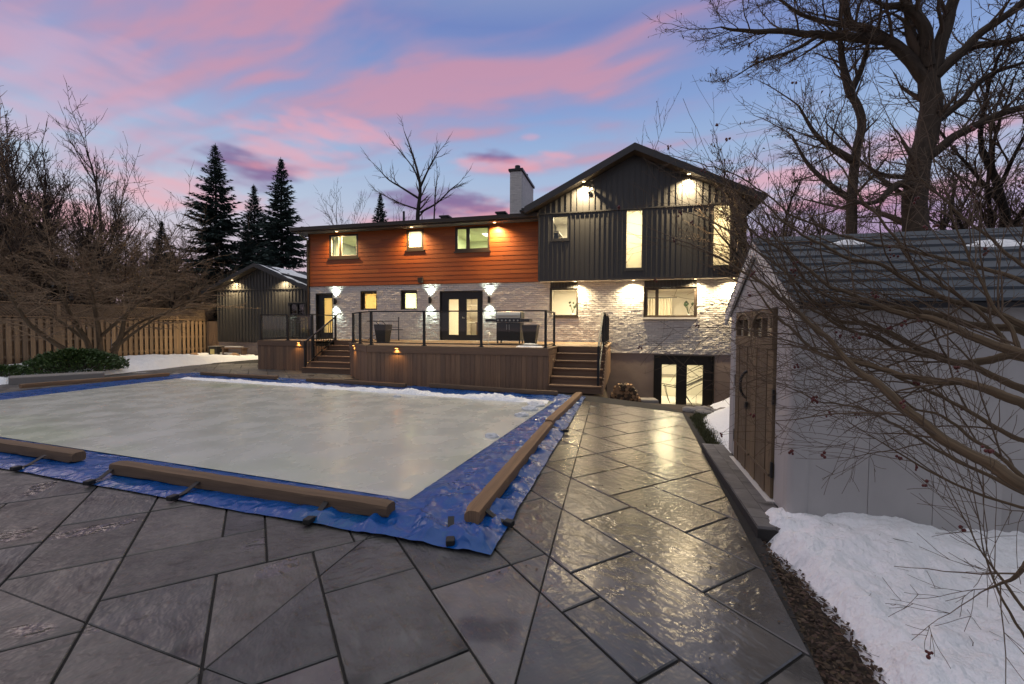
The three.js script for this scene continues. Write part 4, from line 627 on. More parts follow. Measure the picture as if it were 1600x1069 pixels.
// railing: black posts and rails, clear panels
{
  const rail = part('railing', deck), TOP = 2.07;
  const post = (x, z, y0 = DH, y1 = TOP) => { mesh('post', [box(x - .03, x + .03, y0, y1, z - .03, z + .03)], M.black, rail); mesh('post_foot', [box(x - .055, x + .055, y0, y0 + .02, z - .055, z + .055)], M.black, rail); };
  const span = (ax, az, bx, bz, glass = true) => {
    const a = V(ax, 0, az), b = V(bx, 0, bz), d = b.clone().sub(a).normalize(), A = a.clone().addScaledVector(d, .032), B = b.clone().addScaledVector(d, -.032);
    const hi = (v, y) => V(v.x, y, v.z);
    mesh('top_rail', [bar(hi(A, TOP - .02), hi(B, TOP - .02), .05, .035)], M.black, rail); mesh('bottom_rail', [bar(hi(A, DH + .07), hi(B, DH + .07), .035, .03)], M.black, rail);
    if (glass) { const A2 = A.clone().addScaledVector(d, .04), B2 = B.clone().addScaledVector(d, -.04), n = V(-d.z, 0, d.x).multiplyScalar(.003), g = new Tubes(); const q = (v, y, s) => V(v.x + n.x * s, y, v.z + n.z * s); g.quad(q(A2, DH + .09, 1), q(B2, DH + .09, 1), q(B2, TOP - .06, 1), q(A2, TOP - .06, 1)); mesh('glass_panel', g.build(), M.railGlass, rail); }
  };
  const upper = [[-8.55, -12.42], [-7.78, -11.65], [-6.97, -10.97], [-5.33, -10.97], [-3.68, -10.97], [-1.95, -10.97], [-1.95, -12.34]];
  upper.forEach(([x, z], i) => { post(x, z); if (i) span(...upper[i - 1], x, z); });
  const rightSide = [[-.58, -12.36], [-.58, -13.6], [-.58, -14.9], [-.58, -16.3]]; rightSide.forEach(([x, z], i) => { post(x, z); if (i) span(...rightSide[i - 1], x, z); });
  const leftSide = [[-13.32, -16.3], [-13.32, -13.57], [-12.12, -13.57], [-10.95, -13.45]]; leftSide.forEach(([x, z], i) => { if (i === 3) post(x, z, .02); else post(x, z); if (i) span(...leftSide[i - 1], x, z); });
  post(-10.8, -14.55); span(-10.95, -13.45, -10.8, -14.55, false);
  // baluster side of the left steps
  const P = (t, y) => V(lerp(-10.90, -10.80, t), y, lerp(-12.95, -14.52, t));
  mesh('handrail', [bar(P(.05, 1.08), P(1, 1.98), .045, .04)], M.black, rail); mesh('lower_rail', [bar(P(.02, .22), P(.98, 1.14), .03, .03)], M.black, rail); mesh('newel', [bar(P(.03, .19), P(.03, 1.1), .055)], M.black, rail);
  for (let i = 1; i < 13; i++) { const t = i / 13; mesh('baluster', [bar(P(t, lerp(.22, 1.14, t)), P(t, lerp(1.08, 1.98, t) - .02), .016)], M.black, rail); }
  // right steps: newel at the foot, sloping rail and panel
  mesh('newel', [box(-.65, -.59, .19, 1.16, -10.98, -10.92)], M.black, rail); mesh('handrail', [bar(V(-.62, 1.15, -10.95), V(-.59, 2.05, -12.34), .05, .045)], M.black, rail); mesh('lower_rail', [bar(V(-.62, .36, -10.98), V(-.59, 1.22, -12.3), .035, .03)], M.black, rail);
  const g = new Tubes(); g.quad(V(-.62, .40, -11.02), V(-.59, 1.26, -12.28), V(-.59, 1.96, -12.28), V(-.62, 1.12, -11.02)); mesh('glass_panel', g.build(), M.railGlass, rail);
}
// small amber lights in the fascia
for (const [x, z, nx, nz, l] of [[-11.55, -13.47, 0, 1, 'amber deck light on the left deck section'], [-8.28, -12.08, -.707, .707, 'amber deck light on the angled deck corner'], [-6.1, -10.865, 0, 1, 'amber deck light on the main deck front']]) {
  const g = thing('deck_light', l, 'light', 'amber deck lights'), cx = x + nx * .03, cz = z + nz * .03; mesh('hood', [at(rbox(.12, .03, .06, .008, 1), cx, 1.045, cz, Math.atan2(nx, nz))], M.bronze, g); mesh('glowing_lens', [at(rbox(.08, .012, .035, .004, 1), cx, 1.022, cz, Math.atan2(nx, nz))], M.lampStep, g);
  spot(cx + nx * .005, 1.008, cz + nz * .005, cx + nx * .02, 0, cz + nz * .02, 1.3, [1, .50, .14], 1.1, .8, .6);
}
// grill
{
  const g = thing('gas_grill', 'black gas grill with steel lid and six knobs on the deck', 'grill'), X = -3.66, Z = -13.9, Y = DH;
  const at2 = (a) => { a.translate(X, Y, Z); return a; };
  mesh('cabinet', [at2(box(-.40, .40, .10, .68, -.27, .24))], M.blackSoft, g); mesh('door', [at2(box(-.385, -.004, .13, .66, .243, .262))], M.black, g); mesh('door', [at2(box(.004, .385, .13, .66, .243, .262))], M.black, g);
  mesh('door_handle', [at2(box(-.05, -.035, .45, .62, .264, .29)), at2(box(.035, .05, .45, .62, .264, .29))], M.knob, g);
  mesh('control_panel', [at2(box(-.41, .41, .69, .82, -.27, .29))], M.black, g);
  for (let i = 0; i < 6; i++) mesh('knob', [at(new THREE.CylinderGeometry(.026, .03, .03, 14), X - .33 + i * .132, Y + .755, Z + .307, 0, Math.PI / 2)], M.knob, g);
  mesh('side_shelf', [at2(box(-.78, -.415, .71, .80, -.24, .26))], M.black, g); mesh('side_shelf', [at2(box(.415, .70, .71, .80, -.24, .26))], M.black, g);
  const pts = []; for (let i = 0; i <= 12; i++) { const a = i / 12 * Math.PI; pts.push([-.28 * Math.cos(a), .835 + .26 * Math.sin(a) ** .75]); }
  const lid = prism([...pts, [.28, .83], [-.28, .83]], -.40, .40); lid.rotateY(Math.PI / 2); mesh('lid', [at2(lid)], M.steelBright, g); mesh('lid_end', [at2(box(-.425, -.402, .83, 1.02, -.25, .25)), at2(box(.402, .425, .83, 1.02, -.25, .25))], M.black, g);
  mesh('lid_handle', [bar(V(X - .33, Y + .90, Z + .33), V(X + .33, Y + .90, Z + .33), .026)], M.steelBright, g); mesh('thermometer', [at(new THREE.CylinderGeometry(.035, .035, .015, 16), X, Y + 1.0, Z + .235, 0, 1.1)], M.knob, g);
  for (const [a, b] of [[-.37, -.23], [.37, -.23], [-.37, .2], [.37, .2]]) mesh('caster', [at(new THREE.CylinderGeometry(.045, .045, .03, 12), X + a, Y + .047, Z + b, 0, 0, Math.PI / 2), bar(V(X + a, Y + .05, Z + b), V(X + a, Y + .11, Z + b), .03)], M.black, g);
}
function planter(x, z, h, top, bot, label, soil = true) {
  const g = thing('planter', label, 'planter', 'tapered deck planters'), pos = []; const ring = (s, y) => [[-s, -s], [s, -s], [s, s], [-s, s]].map(([a, b]) => V(x + a, DH + y, z + b));
  const o0 = ring(bot, .003), o1 = ring(top, h), i1 = ring(top - .03, h), i0 = ring(top - .04, h - .1), t = new Tubes();
  for (let i = 0; i < 4; i++) { const k = (i + 1) % 4; t.quad(o0[k], o0[i], o1[i], o1[k]); t.quad(o1[k], o1[i], i1[i], i1[k]); t.quad(i1[k], i1[i], i0[i], i0[k]); } t.quad(o0[0], o0[1], o0[2], o0[3]); mesh('pot', t.build(), M.blackSoft, g);
  const s = new Tubes(); s.quad(i0[3], i0[2], i0[1], i0[0]); mesh('soil', s.build(), M.mulch, g);
}
planter(-2.72, -12.75, .60, .23, .15, 'tall dark tapered planter beside the grill'); planter(-7.75, -12.9, .60, .22, .15, 'tall dark tapered planter at the left deck corner');
{ const g = sheet(20, 14, (s, t) => { const e = Math.hypot(s - .5, t - .5) * 2; return [lerp(-2.85, -2.1, s), DH + .002 + .09 * Math.max(-.05, (1 - e * e)) * (1 + .6 * fbm3(s * 5, t * 5, 1, 3)), lerp(-11.75, -11.2, t)]; }); stuff(single('deck_snow', g, M.snow, 'small leftover snow patch on the deck below the planter', 'snow')); }
// garden chair of bent tube near the left steps, garden tap stand by the grill
{
  const g = thing('garden_chair', 'thin dark metal garden chair on the deck behind the left steps', 'chair'), X = -9.35, Z = -14.9, t = new Tubes();
  for (const s of [0, .5]) { t.path([V(X - .25, DH + .01, Z - s), V(X - .12, DH + .14, Z - s), V(X + .08, DH + .22, Z - s), V(X + .22, DH + .42, Z - s), V(X + .20, DH + .62, Z - s), V(X + .05, DH + .74, Z - s), V(X - .3, DH + .74, Z - s)], Array(7).fill(.016), 6); }
  mesh('bent_frame', t.build(), M.black, g); const b = new Tubes(); for (const y of [.42, .52, .74]) b.path([V(X + .2, DH + y, Z), V(X + 1.0, DH + y, Z - .1)], [.014, .014], 6); mesh('cross_rail', b.build(), M.black, g);
  const bk = new Tubes(); bk.path([V(X + 1.0, DH + .01, Z - .1), V(X + 1.0, DH + .9, Z - .1)], [.02, .02], 6); mesh('upright', bk.build(), M.black, g); mesh('seat', [box(X + .15, X + .98, DH + .40, DH + .425, Z - .5, Z - .02)], M.blackSoft, g);
  const tap = thing('garden_tap', 'small standpipe with a pale cap on the deck left of the grill', 'tap'); mesh('pipe', cyl(.018, .018, .3, -4.75, DH + .002, -15.0, 10), M.trimWhite, tap); mesh('cap', cyl(.07, .03, .06, -4.75, DH + .30, -15.0, 12), M.trimWhite, tap);
}
// firewood at the corner of the deck
{
  const r = rngOf(31), zb = -11.9; let k = 0; const end = new THREE.CylinderGeometry(1, 1, 1, 7, 1); 
  for (let row = 0; row < 7; row++) for (let i = 0; i < 10 - row * .9; i++) {
    const rad = .038 + r() * .022, L = .34 + r() * .1, x = -.40 + i * .087 + row * .042 + (r() - .5) * .02, y = -.40 + row * .083 + (r() - .5) * .012, gnd = groundY(x, zb); k++;
    const g = new THREE.CylinderGeometry(rad, rad * .95, L, 7 + Math.floor(r() * 3)); const p = g.attributes.position; for (let q = 0; q < p.count; q++) p.setXYZ(q, p.getX(q) * (1 + (r() - .5) * .12), p.getY(q), p.getZ(q) * (1 + (r() - .5) * .12)); g.rotateX(Math.PI / 2 + (r() - .5) * .1); g.rotateY((r() - .5) * .25); g.translate(x, Math.max(y, gnd + rad), zb + (r() - .5) * .06); g.computeVertexNormals();
    single('firewood_log', g, r() < .6 ? M.log : M.logBark, 'split firewood log in the heap beside the right deck steps', 'log', 'firewood heap beside the deck steps');
  }
  const s1 = at(rbox(.5, .34, .4, .05, 2), .62, -.43, -12.15, .2); single('stone_block', s1, M.stone, 'pale stone block between the firewood and the basement door', 'stone');
  single('folded_sheet', sheet(26, 14, (s, t) => { const x = lerp(.05, .85, s), z = lerp(-11.2, -10.75, t); return [x, groundY(x, z) + .05 + .05 * fbm3(x * 6, 2, z * 6, 3), z]; }), M.blackSoft, 'dark folded sheet lying in front of the firewood heap', 'sheet');
  for (let i = 0; i < 9; i++) single('orange_log', [at(new THREE.CylinderGeometry(.07, .075, .5, 9), 3.55 + (i % 2) * .09, -.95 + i * .14, -15.6 + (i % 3) * .03, 1.4, 0, Math.PI / 2)], M.log, 'log in the tall narrow stack at the right of the basement door', 'log', 'log stack right of the basement door');
  const st = rngOf(8); for (let i = 0; i < 16; i++) { const g = new THREE.IcosahedronGeometry(.09 + st() * .07, 1), p = g.attributes.position; for (let q = 0; q < p.count; q++) { const m = 1 + .3 * N3(p.getX(q) * 9 + i, p.getY(q) * 9, p.getZ(q) * 9); p.setXYZ(q, p.getX(q) * m * 1.3, p.getY(q) * m * .6, p.getZ(q) * m); } g.computeVertexNormals(); const x = 1.25 + st() * 1.2, z = -9.0 - st() * .9; g.translate(x, groundY(x, z) + .03, z); single('edging_stone', indexed(g), M.stone, 'rounded grey stone in the bed between the patio end and the basement door', 'stone', 'stones at the patio end'); }
}

// ------------------------------------------------------------------ shed on the right
{
  const g = thing('garden_shed', 'white garden shed with shingled roof and brown plank double door', 'shed'), X0 = 1.30, X1 = 7.2, ZN = -3.9, ZFar = -5.98, ZM = -4.94, EY = 1.87, B = .07;
  const apex = 2.48, slopeY = (z) => apex - (apex - EY) / 1.04 * Math.abs(z - ZM);
  // long wall: flat bays between shallow grooves
  for (let i = 0; i < 14; i++) { const w = (X1 - X0 - .12) / 14, a = X0 + .12 + i * w; mesh('wall_panel', [box(a + .0015, a + w - .0015, B, EY + .03, ZN - .012, ZN + (i % 3) * .002)], M.shedWall, g); }
  mesh('wall_core', [box(X0 + .02, X1, B, EY + .02, ZN - .06, ZN - .0125), box(X0 + .02, X1, B, EY, ZFar, ZFar + .05), box(X1 - .05, X1, B, EY, ZFar, ZN)], M.shedWall, g);
  mesh('corner_post', [at(uvm(new RoundedBoxGeometry(.16, EY - B + .02, .16, 3, .05), 1), X0 + .06, (EY + B) / 2, ZN - .06)], M.shedWall, g);
  mesh('corner_post', [at(uvm(new RoundedBoxGeometry(.12, EY - B, .2, 3, .03), 1), X0 + .05, (EY + B) / 2, ZFar + .1)], M.shedWall, g);
  // gable end with the door
  const gz = (pts, x0, x1) => { const q = prism(pts.map(([z, y]) => [-z, y]), 0, x1 - x0); q.rotateY(Math.PI / 2); q.translate(x0, 0, 0); return uvm(q, 1); };
  mesh('gable_wall', [gz([[ZN - .1, 1.80], [ZN - .1, EY], [ZM, apex - .05], [ZFar + .05, EY], [ZFar + .05, 1.80]], X0, X0 + .05), gz([[ZN - .14, B], [ZN - .14, 1.8], [-4.30, 1.8], [-4.30, B]], X0 + .005, X0 + .05), gz([[-5.66, B], [-5.66, 1.8], [ZFar + .2, 1.8], [ZFar + .2, B]], X0 + .005, X0 + .05)], M.shedWall, g);
  const leaf = (za, zb) => { const d = part('door', g), n = 4, w = (zb - za) / n;
    for (let i = 0; i < n; i++) mesh('door_plank', gz([[za + i * w + .003, B + .02], [za + i * w + .003, 1.42], [za + (i + 1) * w - .003, 1.42], [za + (i + 1) * w - .003, B + .02]], X0 - .022 + (i % 2) * .006, X0 + .02), pick(M.shedDoor), d);
    mesh('door_rail', gz([[za, 1.424], [za, 1.53], [zb, 1.53], [zb, 1.424]], X0 - .03, X0 + .02), M.shedDoor[0], d); mesh('door_rail', gz([[za + .02, .28], [za + .02, .30], [zb - .02, .30], [zb - .02, .28]], X0 - .034, X0 - .01), M.shedDoor[1], d);
    mesh('door_rail', gz([[za, 1.71], [za, 1.79], [zb, 1.79], [zb, 1.71]], X0 - .026, X0 + .02), M.shedDoor[0], d);
    mesh('door_stile', [gz([[za, 1.532], [za, 1.708], [za + .05, 1.708], [za + .05, 1.532]], X0 - .026, X0 + .02), gz([[zb - .05, 1.532], [zb - .05, 1.708], [zb, 1.708], [zb, 1.532]], X0 - .026, X0 + .02), gz([[(za + zb) / 2 - .015, 1.532], [(za + zb) / 2 - .015, 1.708], [(za + zb) / 2 + .015, 1.708], [(za + zb) / 2 + .015, 1.532]], X0 - .026, X0 + .02)], M.shedDoor[0], d);
    mesh('door_pane', gz([[za + .05, 1.532], [za + .05, 1.708], [zb - .05, 1.708], [zb - .05, 1.532]], X0 - .004, X0 + .001), M.glass, d); };
  leaf(-4.97, -4.32); leaf(-5.64, -4.99);
  const arch = new Tubes(); for (const [c] of [[-4.645], [-5.315]]) { const p = []; for (let i = 0; i <= 10; i++) { const a = i / 10 * Math.PI; p.push(V(X0 - .03, 1.62 + .15 * Math.sin(a), c + .29 * Math.cos(a))); } arch.path(p, Array(11).fill(.014), 6); } mesh('door_arch', arch.build(), M.shedDoor[2], g);
  const h = new Tubes(), hp = []; for (let i = 0; i <= 10; i++) { const a = -1.5 + i / 10 * 3.0; hp.push(V(X0 - .035 - .07 * Math.cos(a), 1.02 + .14 * Math.sin(a), -5.06)); } h.path(hp, Array(11).fill(.014), 8); mesh('door_handle', h.build(), M.black, g);
  mesh('lock', [at(rbox(.03, .08, .06, .01, 1), X0 - .045, .80, -5.06)], M.black, g);
  for (const z of [-4.305, -5.655]) for (const y of [.35, 1.0]) mesh('hinge', [at(rbox(.02, .14, .035, .006, 1), X0 - .016, y, z)], M.black, g);
  mesh('threshold', [box(X0 - .06, X0 + .02, B - .03, B + .012, -5.68, -4.26)], M.trimWhite, g);
  mesh('shed_floor', [box(X0 - .02, X1, .0, B - .032, ZFar, ZN - .01)], M.blackSoft, g);
  // roof: overlapping shingle courses on both slopes
  const xa = X0 - .05, xb = X1 + .2, run = 1.04 + .16, n = 8, roof = part('roof', g);
  for (const s of [1, -1]) for (let k = 0; k < n; k++) {
    const d0 = run - (k + 1) * run / n, d1 = run - k * run / n, y = (d) => apex + .03 - (apex - EY) / 1.04 * d;
    let x = xa - (k % 2) * .4; while (x < xb) { const e = Math.min(x + rr(.8, 1.1), xb), a = Math.max(x, xa); if (e - a > .05) { const q = gz([[ZM + s * d0, y(d0) + .004], [ZM + s * d1, y(d1) + .026], [ZM + s * d1, y(d1) + .004], [ZM + s * d0, y(d0) - .014]], a + .0015, e - .0015); mesh('shingle', uvm(q, 0, rr(0, 5), rr(0, 5)), pick(M.shedRoof), roof); } x = e; }
  }
  mesh('roof_deck', [gz([[ZM, apex + .01], [ZM + run - .03, apex + .01 - (apex - EY) / 1.04 * (run - .03)], [ZM + run - .03, apex - .03 - (apex - EY) / 1.04 * (run - .03)], [ZM, apex - .03]], xa + .03, xb), gz([[ZM, apex + .01], [ZM - run + .03, apex + .01 - (apex - EY) / 1.04 * (run - .03)], [ZM - run + .03, apex - .03 - (apex - EY) / 1.04 * (run - .03)], [ZM, apex - .03]], xa + .03, xb)], M.blackSoft, roof);
  mesh('ridge_cap', [gz([[ZM - .09, apex + .0], [ZM, apex + .055], [ZM + .09, apex + .0], [ZM + .085, apex - .02], [ZM, apex + .035], [ZM - .085, apex - .02]], xa, xb)], M.shedRoof[1], roof);
  const bargeY = (d, o) => apex + .015 + o - (apex - EY) / 1.04 * d; for (const s of [1, -1]) mesh('barge_board', gz([[ZM, bargeY(0, 0)], [ZM + s * run, bargeY(run, 0)], [ZM + s * run, bargeY(run, -.13)], [ZM, bargeY(0, -.13)]], xa + .002, xa + .028), M.trimWhite, roof);
  mesh('eave_board', [box(xa + .03, xb, EY - .10, EY - .025, ZN + .10, ZN + .125)], M.blackSoft, roof);
  for (const [x, d, sx, sz, l] of [[3.05, .30, .24, .10, 0], [2.02, .18, .16, .07, 1]]) { const q = sheet(16, 10, (s, t) => { const e = ((s - .5) * 2) ** 2 + ((t - .5) * 2) ** 2, dd = d + (t - .5) * sz * 2; return [x + (s - .5) * sx * 2, apex + .05 - (apex - EY) / 1.04 * dd + .035 * (1 - e) * (1 + .5 * fbm3(s * 4 + l, t * 4, 1, 3)) - .02, ZM + dd]; }); stuff(single('roof_snow', q, M.snow, l ? 'small crust of snow on the shed roof near its left end' : 'patch of snow on the shed roof at the right edge of the photo', 'snow')); }
  // paving step in front of the door
  const st = thing('paving_step', 'low grey paver step running along the front of the shed door', 'step'), r = rngOf(12), rows = [1.035, 1.15, 1.265];
  mesh('bed', [box(1.02, 1.29, -.05, .052, -6.25, -3.70), box(1.29, 1.62, -.05, .045, -3.9, -3.70)], M.joint, st);
  for (let c = 0; c < 2; c++) { let z = -6.24 + (c ? .1 : 0) - .1; while (z < -3.71) { const e = Math.min(z + .13 + r() * .16, -3.705), a = Math.max(z, -6.24), x0 = c ? 1.155 : 1.025, x1 = c ? 1.285 : 1.151; if (e - a > .02) mesh('paver', [box(x0, x1, .02, .075 + r() * .002, a + .002, e - .002)], M.paver, st); z = e; } }
  mesh('paver', [box(1.288, 1.62, .02, .07, -3.88, -3.705)], M.paver, st);
}

// ------------------------------------------------------------------ fence on the left
{
  const g = thing('fence', 'weathered board fence with lattice top along the left side of the yard', 'fence'), X = -22.5, z0 = -5.0, z1 = -19.2, pitch = .232;
  for (let i = 0; ; i++) { const z = z0 - i * pitch; if (z < z1) break; const h = 1.88 + rr(-.02, .02);
    mesh('picket', [box(X + .045, X + .065, .05 + rr(-.02, .03), h, z - .145 + rr(-.004, .004), z + rr(-.004, .004), 1)], pick(M.fence), g); mesh('picket', [box(X - .065, X - .045, .05, h, z - .145 - pitch / 2, z - pitch / 2, 1)], pick(M.fence), g); }
  for (const y of [.35, 1.0, 1.72]) mesh('rail', [box(X - .04, X + .04, y, y + .09, z1, z0)], M.fence[3], g);
  for (let z = z0 - .3; z > z1; z -= 2.44) { mesh('post', [box(X - .05, X + .07, -.1, 2.55, z - .06, z + .06)], M.fence[1], g); mesh('post_cap', [box(X - .08, X + .10, 2.55, 2.59, z - .09, z + .09)], M.fence[3], g); }
  mesh('cap_rail', [box(X - .06, X + .09, 1.92, 1.96, z1, z0)], M.fence[0], g); mesh('cap_rail', [box(X - .06, X + .08, 2.46, 2.50, z1, z0)], M.fence[1], g);
  const slat = []; for (let z = z0; z > z1; z -= .11) { slat.push(bar(V(X + .012, 1.96, z), V(X + .012, 2.46, z - .5), .008, .035)); slat.push(bar(V(X + .03, 1.96, z - .5), V(X + .03, 2.46, z), .008, .035)); } stuff(mesh('lattice', slat, M.fence[3], g));
  const b = thing('fence', 'short run of weathered fence joining the garage corner', 'fence'); for (let i = 0; i < 6; i++) mesh('picket', [box(-22.4 + i * .16, -22.4 + i * .16 + .145, .05, 1.88, -19.1, -19.08, 1)], pick(M.fence), b); mesh('rail', [box(-22.4, -21.44, 1.7, 1.79, -19.16, -19.105)], M.fence[3], b);
}
// oddments at the foot of the garage
{
  const c = thing('storage_crate', 'low dark crate with a yellow-white panel at the garage foot', 'crate'); mesh('box', [box(-20.95, -20.45, .05, .55, -18.4, -17.95)], M.blackSoft, c); mesh('panel', [box(-20.85, -20.58, .15, .42, -17.948, -17.94)], M.yellow, c); mesh('lid', [box(-20.98, -20.42, .552, .58, -18.42, -17.93)], M.stone, c);
  const b = thing('low_bench', 'low dark bench beside the crate at the garage foot', 'bench'); mesh('seat', [box(-20.3, -18.9, .46, .5, -18.45, -18.05)], M.tread, b); for (const x of [-20.2, -19.0]) mesh('leg', [box(x - .04, x + .04, -.05, .458, -18.4, -18.1)], M.tread, b);
  for (const [x, y, l] of [[-19.6, .56, 'pale board lying on the low bench'], [-19.9, .22, 'pale board under the low bench']]) single('loose_board', [box(x - .5, x + .5, y - .03, y + .02, -18.3, -18.12)], M.trimWhite, l, 'board');
  const s = (x, z, k, l, m) => { const g = new THREE.IcosahedronGeometry(k, 2), p = g.attributes.position; for (let i = 0; i < p.count; i++) { const e = 1 + .35 * N3(p.getX(i) * 3 + x, p.getY(i) * 3, p.getZ(i) * 3); p.setXYZ(i, p.getX(i) * e * 1.3, p.getY(i) * e * .7, p.getZ(i) * e); } indexed(g); g.computeVertexNormals(); g.translate(x, .1 + k * .3, z); single('garden_stone', g, m, l, 'stone'); };
  s(-18.95, -17.6, .2, 'tan boulder at the right of the low bench', M.log); s(-21.0, -17.2, .17, 'tan boulder left of the crate', M.log);
  single('stone_slab', [at(rbox(1.9, .22, .7, .03, 2), -15.9, .08, -8.9, 1.1)], M.stone, 'flat grey stone slab in front of the evergreen bush', 'stone');
}
// neighbour's low building beyond the fence
{ const n = thing('neighbour_building', 'low grey building seen above the fence on the left', 'building'); mesh('wall', [box(-31, -27.5, 0, 2.9, -16.5, -8)], M.stone, n); const roof = prism([[-31.4, 2.9], [-27.1, 2.9], [-29.25, 3.9]], -16.9, -7.6); mesh('roof', roof, mat([.16, .17, .18], .8), n); mesh('window', [box(-27.49, -27.47, 1.6, 2.4, -16, -15)], M.black, n); }
// ------------------------------------------------------------------ bare trees
function curveOf(pts, per) { const c = new THREE.CatmullRomCurve3(pts, false, 'centripetal'); return c.getPoints((pts.length - 1) * per); }
// limbs: o.n children per level, o.len ratio, o.ang spread, o.up pull upward, o.gnarl bend
function grow(big, fine, r, p, dir, len, rad, level, o) {
  const seg = level === 0 ? 8 : level === 1 ? 6 : level === 2 ? 5 : 3, pts = [p.clone()], rads = [rad], d = dir.clone(), q = p.clone();
  const end = level >= o.levels - 1 ? .35 : level === 0 ? (o.taper ?? .45) : .38;
  for (let i = 1; i <= seg; i++) { d.x += (r() - .5) * o.gnarl; d.y += (r() - .5) * o.gnarl * .7 + (o.up[level] ?? .05); d.z += (r() - .5) * o.gnarl; d.normalize(); q.addScaledVector(d, len / seg); pts.push(q.clone()); rads.push(rad * lerp(1, end, i / seg)); }
  (level <= 1 ? big : fine).path(pts, rads, level === 0 ? 9 : level === 1 ? 6 : level === 2 ? 4 : 3);
  if (level >= o.levels - 1 && o.bud && r() < .45) { const e = pts[seg], s = o.bud * (.6 + r() * .8); fine.tri(e, V(e.x + (r() - .5) * s, e.y - r() * s, e.z + (r() - .5) * s), V(e.x + (r() - .5) * s, e.y + (r() - .3) * s, e.z + (r() - .5) * s)); }
  branchOff(big, fine, r, pts, rads, len, level, o);
}
function branchOff(big, fine, r, pts, rads, len, level, o) {
  if (level >= o.levels - 1) return;
  const n = o.n[level], from = o.from?.[level] ?? .25, seg = pts.length - 1;
  for (let i = 0; i < n; i++) {
    const t = i === 0 ? 1 : from + (1 - from) * (i - r() * .8) / n, f = Math.min(seg - .001, Math.max(0, t * seg)), k = Math.floor(f), at = pts[k].clone().lerp(pts[k + 1], f - k), dir = pts[k + 1].clone().sub(pts[k]).normalize();
    const a = (o.ang[level] ?? .6) * (.55 + r() * .9) * (i === 0 ? .35 : 1), az = r() * Math.PI * 2, ax = V(Math.cos(az), (r() - .5) * .6, Math.sin(az)).cross(dir).normalize(); if (ax.lengthSq() < .1) continue;
    dir.applyAxisAngle(ax, a); if (o.flat) dir.y *= o.flat; dir.normalize();
    const L = len * (o.len[level] ?? .6) * (.6 + r() * .6) * (1 - .35 * t * (i === 0 ? 0 : 1)), R = Math.max(o.min, lerp(rads[k], rads[k + 1], f - k) * (i === 0 ? .85 : o.thin ?? (.55 + r() * .15)));
    grow(big, fine, r, at, dir, L, R, level + 1, o);
  }
}
function bareTree(name, label, group, seed, o) {
  const t = thing(name, label, 'tree', group), big = new Tubes(), fine = new Tubes(), r = rngOf(seed);
  for (const [dx, dz, lean, h] of o.stems) grow(big, fine, r, V(dx, -.3, dz), V(Math.sin(lean[0]), 1, Math.sin(lean[1])).normalize(), h, o.rad, 0, o);
  mesh('trunk', big.build(), o.bark ?? M.barkDark, t); mesh('crown', fine.build(), o.twig ?? M.twig, t); return t;
}
function copyTree(src, x, y, z, ry, s, sy, label, group) { const c = src.clone(); c.name = numbered(src.name.replace(/_\d{3}$/, '')); scene.add(c); c.position.set(x, y, z); c.rotation.y = ry; c.scale.set(s, sy, s); c.userData = { label, category: 'tree', group: group ?? src.userData.group }; return c; }
const wood1 = { levels: 5, n: [9, 6, 6, 5], len: [.62, .58, .55, .5], ang: [.55, .6, .65, .7], up: [.02, .09, .06, .03], gnarl: .22, from: [.30, .25, .2, .2], min: .012, bud: .10, rad: .17, stems: [[0, 0, [.05, -.04], 7.2]] };
const woodFork = { ...wood1, n: [8, 8, 7, 5], ang: [.42, .5, .6, .7], up: [.03, .10, .08, .04], rad: .19, from: [.45, .2, .2, .2], stems: [[0, 0, [.08, .05], 6.0], [.35, .1, [.32, -.1], 5.6], [-.3, .1, [-.24, .2], 5.8]] };
const woodThin = { ...wood1, n: [8, 5, 5, 4], ang: [.6, .65, .7, .7], rad: .12, gnarl: .26, stems: [[0, 0, [-.04, .06], 6.2]] };
const gW = 'bare trees beyond the fence on the left';
const tA = bareTree('bare_tree', 'tall many-stemmed bare tree reaching highest behind the fence at the far left', gW, 11, woodFork); tA.position.set(-30.5, 0, -17.2); tA.scale.set(1.2, 1.3, 1.2);
const tB = bareTree('bare_tree', 'bare tree at the very left edge of the photo', gW, 23, wood1); tB.position.set(-30.0, 0, -13.2); tB.scale.setScalar(1.32);
const tC = bareTree('bare_tree', 'slim bare tree just left of the tallest spruce', gW, 37, woodThin); tC.position.set(-30, 0, -23.6); tC.scale.setScalar(1.0);
const tE = bareTree('bare_tree', 'dense twiggy bare tree at the left end of the thicket', 'thicket behind the left fence', 91, { ...wood1, n: [8, 7, 7, 5], ang: [.6, .65, .7, .75], len: [.6, .6, .58, .5], up: [.02, .05, .03, .02], gnarl: .3, from: [.12, .15, .15, .15], rad: .10, min: .0105, twig: M.twigWarm, bark: M.bark, stems: [[0, 0, [.2, .1], 4.4], [.4, .3, [-.3, .2], 4.2], [-.5, .2, [.1, -.35], 4.6]] }); tE.position.set(-26.8, 0, -12.6);
[[-26.2, -15.2, 1.0, 1.0, 'dense twiggy bare tree above the left part of the fence'], [-27.2, -17.6, 2.2, 1.12, 'dense twiggy bare tree above the middle of the fence'], [-26.0, -19.6, 3.4, .92, 'dense twiggy bare tree above the right part of the fence'], [-29.6, -20.4, 4.4, 1.22, 'dense rounded bare tree left of the spruces'], [-31.5, -18.6, 5.1, 1.3, 'dense rounded bare tree behind the middle of the thicket'], [-29.4, -15.2, .3, 1.18, 'dense bare tree filling the thicket below the tall trees'], [-27.4, -22.4, 1.9, .95, 'dense bare tree in front of the tallest spruce']].forEach(([x, z, a, s, l]) => copyTree(tE, x, 0, z, a, s, s, l, 'thicket behind the left fence'));
